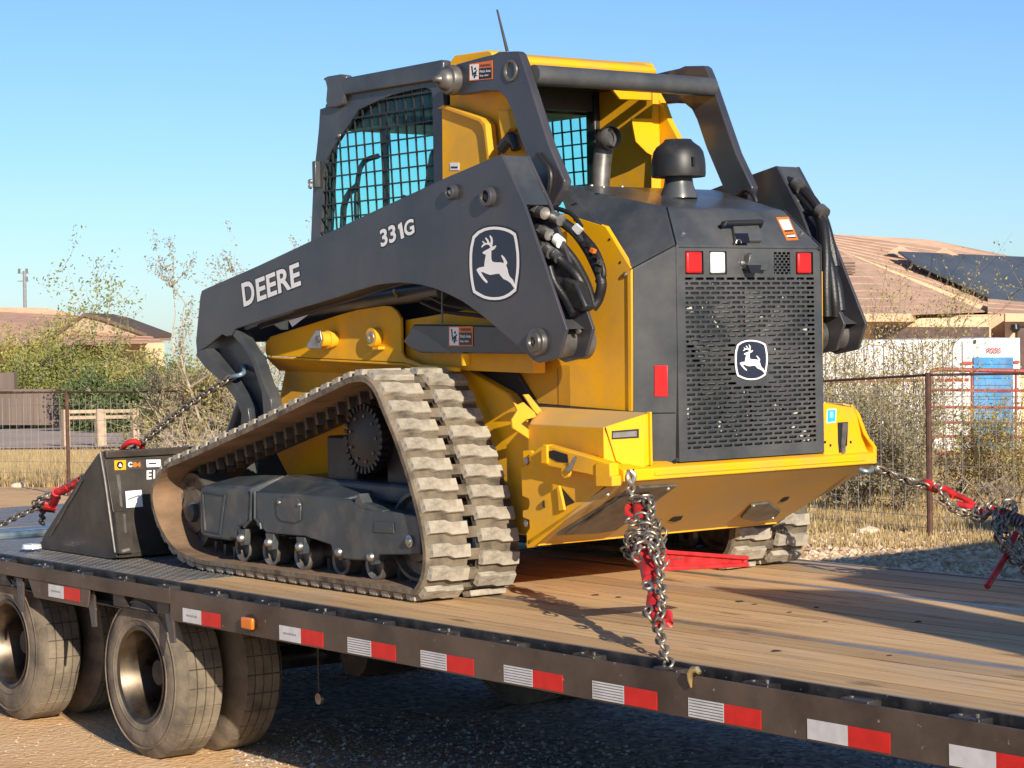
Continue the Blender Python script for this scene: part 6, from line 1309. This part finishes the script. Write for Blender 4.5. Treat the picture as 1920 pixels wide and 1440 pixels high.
# brown board wall
WB = mat('brown_board_wall', (0.17, 0.125, 0.10), 0.8, var=0.15, vscale=2, stretch=(1, 1, .1))
BW = thing('board_wall', tuple(gp(50, 100)), 'long brown board wall beyond the road at the left edge', 'wall')
for k in range(24):
    x0, x1 = 116-(k+1)*10.5, 116-k*10.5-.35
    a, c = at(x0,797,100), at(x1,797,100); h_ = 62/F*100*(1.0 if k < 5 else 1.0)
    MB().prism([a, c, c+V(0,0,h_), a+V(0,0,h_)], (.06,.08,0)).obj('board', WB, BW)
a, c = at(-140,733.8,99.8), at(117,733.8,99.8); MB().prism([a, c, c+V(0,0,.10), a+V(0,0,.10)], (.2,.25,0)).obj('cap_rail', WB, BW)
p = at(10,702,101); MB().obox(at(8,716,101), (.42,-.32,0), (.2,.25,0), (0,0,.42)).obj('gate_panel', WB, BW)
# ------------------------------------------------------------------ houses
STU = mat('tan_stucco', (0.56, 0.37, 0.23), 0.9, var=0.08, vscale=.6, bump=.1)
STU2 = mat('cream_stucco', (0.66, 0.49, 0.31), 0.9, var=0.08, vscale=.6, bump=.1)
def roof_mat(name, c1, c2):
    m = mat(name, c1, .85, var=.15); t = m.node_tree; b = t.nodes['Principled BSDF']; tc = N(t, 'ShaderNodeTexCoord')
    mp = N(t, 'ShaderNodeMapping'); mp.inputs['Scale'].default_value = (1, 1, 5.5); t.links.new(tc.outputs['Object'], mp.inputs[0])
    nn = N(t, 'ShaderNodeTexNoise'); nn.inputs['Scale'].default_value = 1.5; nn.inputs['Detail'].default_value = 8; nn.inputs['Roughness'].default_value = .7; t.links.new(mp.outputs[0], nn.inputs[0])
    r = N(t, 'ShaderNodeValToRGB'); r.color_ramp.elements[0].position = .34; r.color_ramp.elements[1].position = .66; r.color_ramp.elements[0].color = (*c2, 1); r.color_ramp.elements[1].color = (*c1, 1)
    t.links.new(nn.outputs[0], r.inputs[0]); t.links.new(r.outputs[0], b.inputs['Base Color']); return m
RTL = roof_mat('tan_tile_roof', (0.62, 0.40, 0.27), (0.44, 0.27, 0.18)); RTR = roof_mat('terracotta_tile_roof', (0.64, 0.38, 0.26), (0.48, 0.27, 0.18))
FAS = mat('cream_fascia', (0.62, 0.43, 0.26), .8, var=.05); GLS = mat('dark_window_glass', (0.09, 0.045, 0.035), .25, var=.1)
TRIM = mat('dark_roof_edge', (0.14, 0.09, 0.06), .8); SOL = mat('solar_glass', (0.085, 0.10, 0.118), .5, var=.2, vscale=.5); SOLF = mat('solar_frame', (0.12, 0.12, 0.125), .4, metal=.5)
RH = thing('house', tuple(gp(1740, 58)), 'large tan stucco house with brown tile roof and solar panels on the right', 'house')
def roof_course(par, quad, n, m, thick=.02):
    """quad: eave-left, eave-right, ridge-right, ridge-left; overlapping tile courses, each its own piece"""
    el, er, rr, rl = [Vector(q_) for q_ in quad]; up_ = (er-el).cross(rl-el).normalized(); up_ = up_ if up_.z > 0 else -up_
    for i in range(n):
        f0, f1 = i/n, (i+1)/n; a, b_ = el+(rl-el)*f0, er+(rr-er)*f0; c, d = er+(rr-er)*f1, el+(rl-el)*f1
        MB().prism([a+up_*thick, b_+up_*thick, c+up_*.004, d+up_*.004], -up_*.03).obj('tile_course', m, par)
# walls
def wallbox(par, m, x0, x1, ytop, d0, d1, nm='wall'):
    a, c = at(x0, ytop, d0), at(x1, ytop, d0); a2, c2 = at(x0, ytop, d1), at(x1, ytop, d1); z0 = -2.6
    zt = a.z
    vs = [V(p_.x, p_.y, zz) for zz in (z0, zt) for p_ in (a, c, c2, a2)]
    return MB().add(vs, [(0,3,2,1),(4,5,6,7),(0,1,5,4),(1,2,6,5),(2,3,7,6),(3,0,4,7)]).obj(nm, m, par)
wl1 = wallbox(RH, STU2, 1540, 1858, 600, 57, 68)
# front-wing hip: eave at y590 d=56, valley/ridge up-left
e0, e1 = at(1530,590,55.5), at(1702,590,55.5); e2 = at(1850,586,58)
r0, r1 = at(1530,466,62.5), at(1575,470,62.5)
zE = at(1600,590,55.5).z
core = MB().add([at(1500,590,55.5), at(1702,590,55.5), at(1848,584,61.5), at(1572,468,62.5), at(1500,466,62.5), at(1500,592,70), at(1848,592,70)], [(0,1,2,3,4), (4,3,2,6,5), (0,5,6,2,1)]).obj('roof', RTL, RH)
roof_course(RH, [at(1500,590,55.5), at(1702,590,55.5), at(1573,469,62.4), at(1500,466.5,62.4)], 9, RTL)
roof_course(RH, [at(1702,590,55.5), at(1846,585,61.3), at(1574,469.5,62.4), at(1573,469,62.4)], 9, RTL)
# upper main roof behind
up = [at(1500,464,63), at(1852,588,63), at(1960,588,63), at(1960,500,70), at(1893,480,71), at(1742,449,70), at(1560,439,69), at(1500,438,69)]
MB().add(up+[at(1500,600,84), at(1960,600,84)], [(0,1,2,3,4,5,6,7), (7,6,5,4,3,9,8), (0,8,9,2,1)]).obj('roof', RTL, RH)
roof_course(RH, [at(1560,484,62.8), at(1852,587,62.8), at(1893,480,70.5), at(1560,439.5,68.8)], 10, RTL, .025)
MB().prism([at(1560,463,62.6), at(1852,576,62.6), at(1852,588,62.6), at(1560,475,62.6)], (.1,.15,0)).obj('rake_fascia', FAS, RH)
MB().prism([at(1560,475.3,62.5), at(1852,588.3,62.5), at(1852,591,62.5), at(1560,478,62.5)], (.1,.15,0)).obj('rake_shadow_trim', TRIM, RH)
MB().prism([at(1500,588,55.3), at(1702,588,55.3), at(1702,603,55.3), at(1500,603,55.3)], (.1,.13,0)).obj('fascia', FAS, RH)
MB().prism([at(1702,588,55.3), at(1702,603,55.3), at(1712,603,57), at(1712,588,57)], (.1,.0,0)).obj('fascia', FAS, RH)
roof_course(RH, [at(1852,587,61), at(1960,590,61), at(1960,570,63), at(1852,560,63)], 3, RTL)
w2 = wallbox(RH, STU, 1712, 1890, 592, 59.5, 68)
w3 = wallbox(RH, STU2, 1884, 1990, 600, 57.5, 66)
MB().prism([at(1885,588,57), at(1990,588,57), at(1990,603,57), at(1885,603,57)], (.1,.13,0)).obj('fascia', FAS, RH)
MB().prism([at(1640,613,56.9), at(1855,613,56.9), at(1855,636,56.9), at(1640,636,56.9)], (.06,.08,0)).obj('window', GLS, RH)
MB().prism([at(1908,613,57.4), at(1960,613,57.4), at(1960,700,57.4), at(1908,700,57.4)], (.06,.08,0)).obj('window', GLS, RH)
lmp = MB().lathe(at(1903,608,57.2), (0,0,-1), [(0,.0),(0,.10),(.12,.13),(.22,.05),(.22,0)], n=10).obj('wall_lamp', BLD, RH, smooth=True)
# roof vents
for q in ((1688,470,66),(1770,474,67)): p = at(*q); MB().add([p+V(-.35,.25,-.08), p+V(.35,-.27,-.08), p+V(0,0,.16), p+V(.5,.6,0.1)], [(0,1,2),(1,3,2),(3,0,2)]).obj('roof_vent', RTL, RH)
for k in range(4): a = at(1589,497+k*6,60.3-.3*k); MB().obox(a+V(0,0,.05), V(.16,-.12,0), V(.02,.03,0), V(0,0,.025)).obj('vent_louvre', TRIM, RH)
# solar panels: rows of modules lying on the roof plane
def panel_grid(c00, c10, c11, c01, nu, nv):
    for i in range(nu):
        for j in range(nv):
            g_ = .006; P = lambda u, v: (c00*(1-u)+c10*u)*(1-v)+(c01*(1-u)+c11*u)*v
            q = [P((i+g_)/nu,(j+g_)/nv), P((i+1-g_)/nu,(j+g_)/nv), P((i+1-g_)/nu,(j+1-g_)/nv), P((i+g_)/nu,(j+1-g_)/nv)]; n_ = (q[1]-q[0]).cross(q[3]-q[0]).normalized(); n_ = n_ if n_.z > 0 else -n_
            MB().prism(q, -n_*.05).obj('solar_panel', SOL, RH)
offz = V(0, 0, .18)
rp0, rp1_, rp2_ = at(1560,484,62.8), at(1852,587,62.8), at(1893,480,70.5); rn = (rp1_-rp0).cross(rp2_-rp0).normalized(); rn = rn if rn.z > 0 else -rn
def onR(px, py, off=.22): d_ = ray(px, py); return CAM+d_*((rp0+rn*off-CAM).dot(rn)/d_.dot(rn))
panel_grid(onR(1712,491), onR(1880,567), onR(1985,484), onR(1684,471), 5, 3)
panel_grid(onR(1882,567), onR(1990,566), onR(2060,485), onR(1987,484), 2, 3)
for k in range(6): a = onR(1712+168*k/5, 491+76*k/5); MB().cyl(a-rn*.22, a-rn*.03, .03, n=6).obj('panel_foot', SOLF, RH)
a, c = onR(1711,492,.17), onR(1880,569,.17); MB().prism([a, c, c-rn*.05, a-rn*.05], (.03,.04,0)).obj('panel_rail', SOLF, RH)
# left houses
LH = thing('house', tuple(gp(60, 125)), 'low house with terracotta tile roof at the left edge, half hidden by shrubs', 'house')
wallbox(LH, STU2, -200, 262, 648, 126, 140)
MB().add([at(-200,652,123), at(300,641,123), at(240,618,130), at(152,592,134), at(86,577,134), at(-200,574,134), at(-200,652,146), at(300,641,146)], [(0,1,2,3,4,5), (5,4,3,2,7,6), (2,1,7), (0,6,7,1)]).obj('roof', RTR, LH)
roof_course(LH, [at(-200,652,122.9), at(290,642,122.9), at(152,592,133.9), at(-200,574,133.9)], 10, RTR, .03)
LG = thing('house', tuple(gp(200, 112)), 'tan gabled house with dark roof edge between the terracotta roof and the mesquites', 'house')
wallbox(LG, STU2, 118, 308, 646, 112, 122)
MB().prism([at(93,640,111), at(158,591,111), at(190,600,111), at(275,631,111), at(275,640,111)], (4.9,6.4,0)).obj('gable', mat('tan_gable', (.42,.31,.21), .9), LG)
for qa, qc in (((92,637,110.8),(158,591,110.8)), ((158,591,110.8),(192,599,110.8)), ((192,599,110.8),(276,630,110.8))):
    a, c = at(*qa), at(*qc); MB().prism([a+V(0,0,-.06), c+V(0,0,-.06), c+V(0,0,.12), a+V(0,0,.12)], (4.9,6.4,0)).obj('roof_edge', TRIM, LG)
roof_course(LG, [at(112,648,108), at(312,644,108), at(276,629,111.5), at(130,618,111.5)], 3, RTR, .06)
MB().prism([at(160,648,111.5), at(192,648,111.5), at(192,641,111.5), at(160,641,111.5)], (.1,.1,0)).obj('attic_window', WHT, LG)
# utility pole
UP_ = thing('utility_pole', tuple(gp(46, 150)), 'thin utility pole with small crossarms standing behind the terracotta roof', 'utility pole')
a, c = at(46,600,150), at(46,508,150); MB().cyl(a+V(0,0,-5), c, .13, n=8).obj('pole', mat('grey_pole', (.25,.25,.26), .8), UP_)
for py in (512, 527): a, c = at(33,py,150), at(54,py,150); MB().cyl(a, c, .04, n=6).obj('crossarm', mat('grey_arm', (.25,.25,.26), .8), UP_)
for q in ((36,512),(50,512),(50,527)): a = at(*q,150); MB().cyl(a, a+V(0,0,.3), .08, n=6).obj('insulator', GRS, UP_)
# storage container with blue roll-up door
CNT = mat('white_container_paint', (0.74, 0.72, 0.70), .6, var=.08, vscale=2, dust=(.50,.44,.38), dscale=1.2, damt=.3)
CBL = mat('blue_door_paint', (0.02, 0.24, 0.55), .55, var=.25, vscale=3, dust=(.25,.24,.2), dscale=2, damt=.35)
CN = thing('storage_container', tuple(gp(1800, 44)), 'white storage container with a blue roll-up door, behind the red pipe gate', 'storage container')
dC = 43.0
A_, B_ = at(1540,635,dC+.6), at(1815,634,dC); C_ = at(1912,634,dC); zb0 = at(1830,858,dC).z; zt0 = at(1830,635,dC).z
def zz(p, z): return V(p.x, p.y, z)
cb_ = MB().add([zz(A_,zb0), zz(B_,zb0), zz(C_,zb0), zz(C_+V(2,2.4,0),zb0), zz(A_+V(2,2.4,0),zb0), zz(A_,zt0), zz(B_,zt0), zz(C_,zt0), zz(C_+V(2,2.4,0),zt0), zz(A_+V(2,2.4,0),zt0)], [(0,1,6,5),(1,2,7,6),(2,3,8,7),(3,4,9,8),(4,0,5,9),(5,6,7,8,9)]).obj('body', CNT, CN)
for k in range(15):
    f_ = (k+.5)/15; p = A_*(1-f_)+B_*f_; MB().obox(zz(p,(zb0+zt0)/2)+V(-.02,-.02,0), (B_-A_).normalized()*.012, V(.003,.004,0), V(0,0,(zt0-zb0)/2-.05)).obj('side_rib', CNT, CN)
tw_ = -V(.608,.793,0)
def onC(px, py, off=.03): return at(px, py, dC)+tw_*off
nrm_c = tw_
ddr = MB()
for k in range(14):
    y0_, y1_ = 670+k*13.2, 670+(k+1)*13.2-.8
    MB().prism([onC(1825,y0_,.02), onC(1899,y0_,.02), onC(1899,y1_,.02), onC(1825,y1_,.02)], tw_*.03).obj('door_slat', CBL, CN)
RTM = mat('red_trim', (.42,.05,.03), .6)
MB().prism([zz(A_,at(1600,718,dC).z), zz(B_,at(1600,718,dC).z), zz(B_,at(1600,713,dC).z), zz(A_,at(1600,713,dC).z)], tw_*.03).obj('side_stripe', RTM, CN)
MB().prism([onC(1804,678,.02), onC(1823,678,.02), onC(1823,683,.02), onC(1804,683,.02)], tw_*.02).obj('corner_mark', RTM, CN)
MB().prism([onC(1901,676,.02), onC(1911,676,.02), onC(1911,681,.02), onC(1901,681,.02)], tw_*.02).obj('corner_mark', RTM, CN)
MB().prism([onC(1826,637,.02), onC(1830,637,.02), onC(1830,644,.02), onC(1826,644,.02)], tw_*.02).obj('corner_slot', BLD, CN)
text_mb('PODS', onC(1851,662), onC(1876,662), onC(1851,652), .03, .01, tw_).obj('lettering', mat('red_lettering', (.5,.03,.03), .5), CN)
# red pipe gate
PG = mat('red_pipe_paint', (0.34, 0.065, 0.055), .6, var=.2)
GT = thing('pipe_gate', tuple(gp(1745, 38)), 'red tubular pipe gate in front of the storage container', 'gate')
dG = 36.0
MB().tube([at(1743,862,dG), at(1743,705,dG), at(1748,695,dG), at(1760,692.5,dG), at(1990,697,dG)], .035, n=6).obj('gate_frame', PG, GT, smooth=True)
for y_ in (731, 763, 792, 818, 850): MB().cyl(at(1743,y_,dG), at(1990,y_+2,dG), .026, n=6).obj('gate_rail', PG, GT, smooth=True)
for x_ in (1822, 1905): MB().cyl(at(x_,696,dG), at(x_,856,dG), .022, n=6).obj('gate_brace', PG, GT, smooth=True)
# unseen box van, added right of the frame to throw shade on the gravel
VN = thing('shade_box_van', (6.5, -3.2, -.8), 'white box van parked to the right of the trailer, beyond the photo\'s right edge', 'van')
VP = mat('van_white_paint', (.7,.7,.7), .4, var=.04)
def vb(a, b): return MB().box(a, b)
vb((4.25,-4.6,-.05), (10.2,-2.25,2.15)).obj('cargo_box', VP, VN, bevel=.12, seg=3)
vb((10.25,-4.5,-.35), (12.0,-2.35,1.2)).obj('cab', VP, VN, bevel=.25, seg=3)
vb((4.3,-4.4,-.3), (11.8,-2.5,-.06)).obj('frame', TBLK, VN)
for x in (5.9, 11.0):
    for y in (-4.4, -2.5): MB().lathe((x,y,-.42), (0,1,0), [(-.12,.18),(-.12,.34),(-.09,.38),(.09,.38),(.12,.34),(.12,.18),(-.12,.18)], n=28).obj('wheel', TYR, VN, smooth=True)
vb((10.9,-4.52,.35), (11.7,-2.33,.95)).obj('cab_window', GLS, VN, bevel=.05)
CP = thing('shade_carport', (9, -5, -.8), 'flat steel carport roof on thin posts, standing beyond the photo\'s right edge', 'shade_carport')  # unseen made-up roof, added to throw the shade band behind the fence
MB().box((6.2,-6.3,3.45), (13.0,-4.9,3.6)).obj('roof', VP, CP, bevel=.01)
for x in (6.3, 12.9):
    for y in (-6.2, -5.0): MB().box((x-.05,y-.05,-.85), (x+.05,y+.05,3.45)).obj('post', RUST, CP)
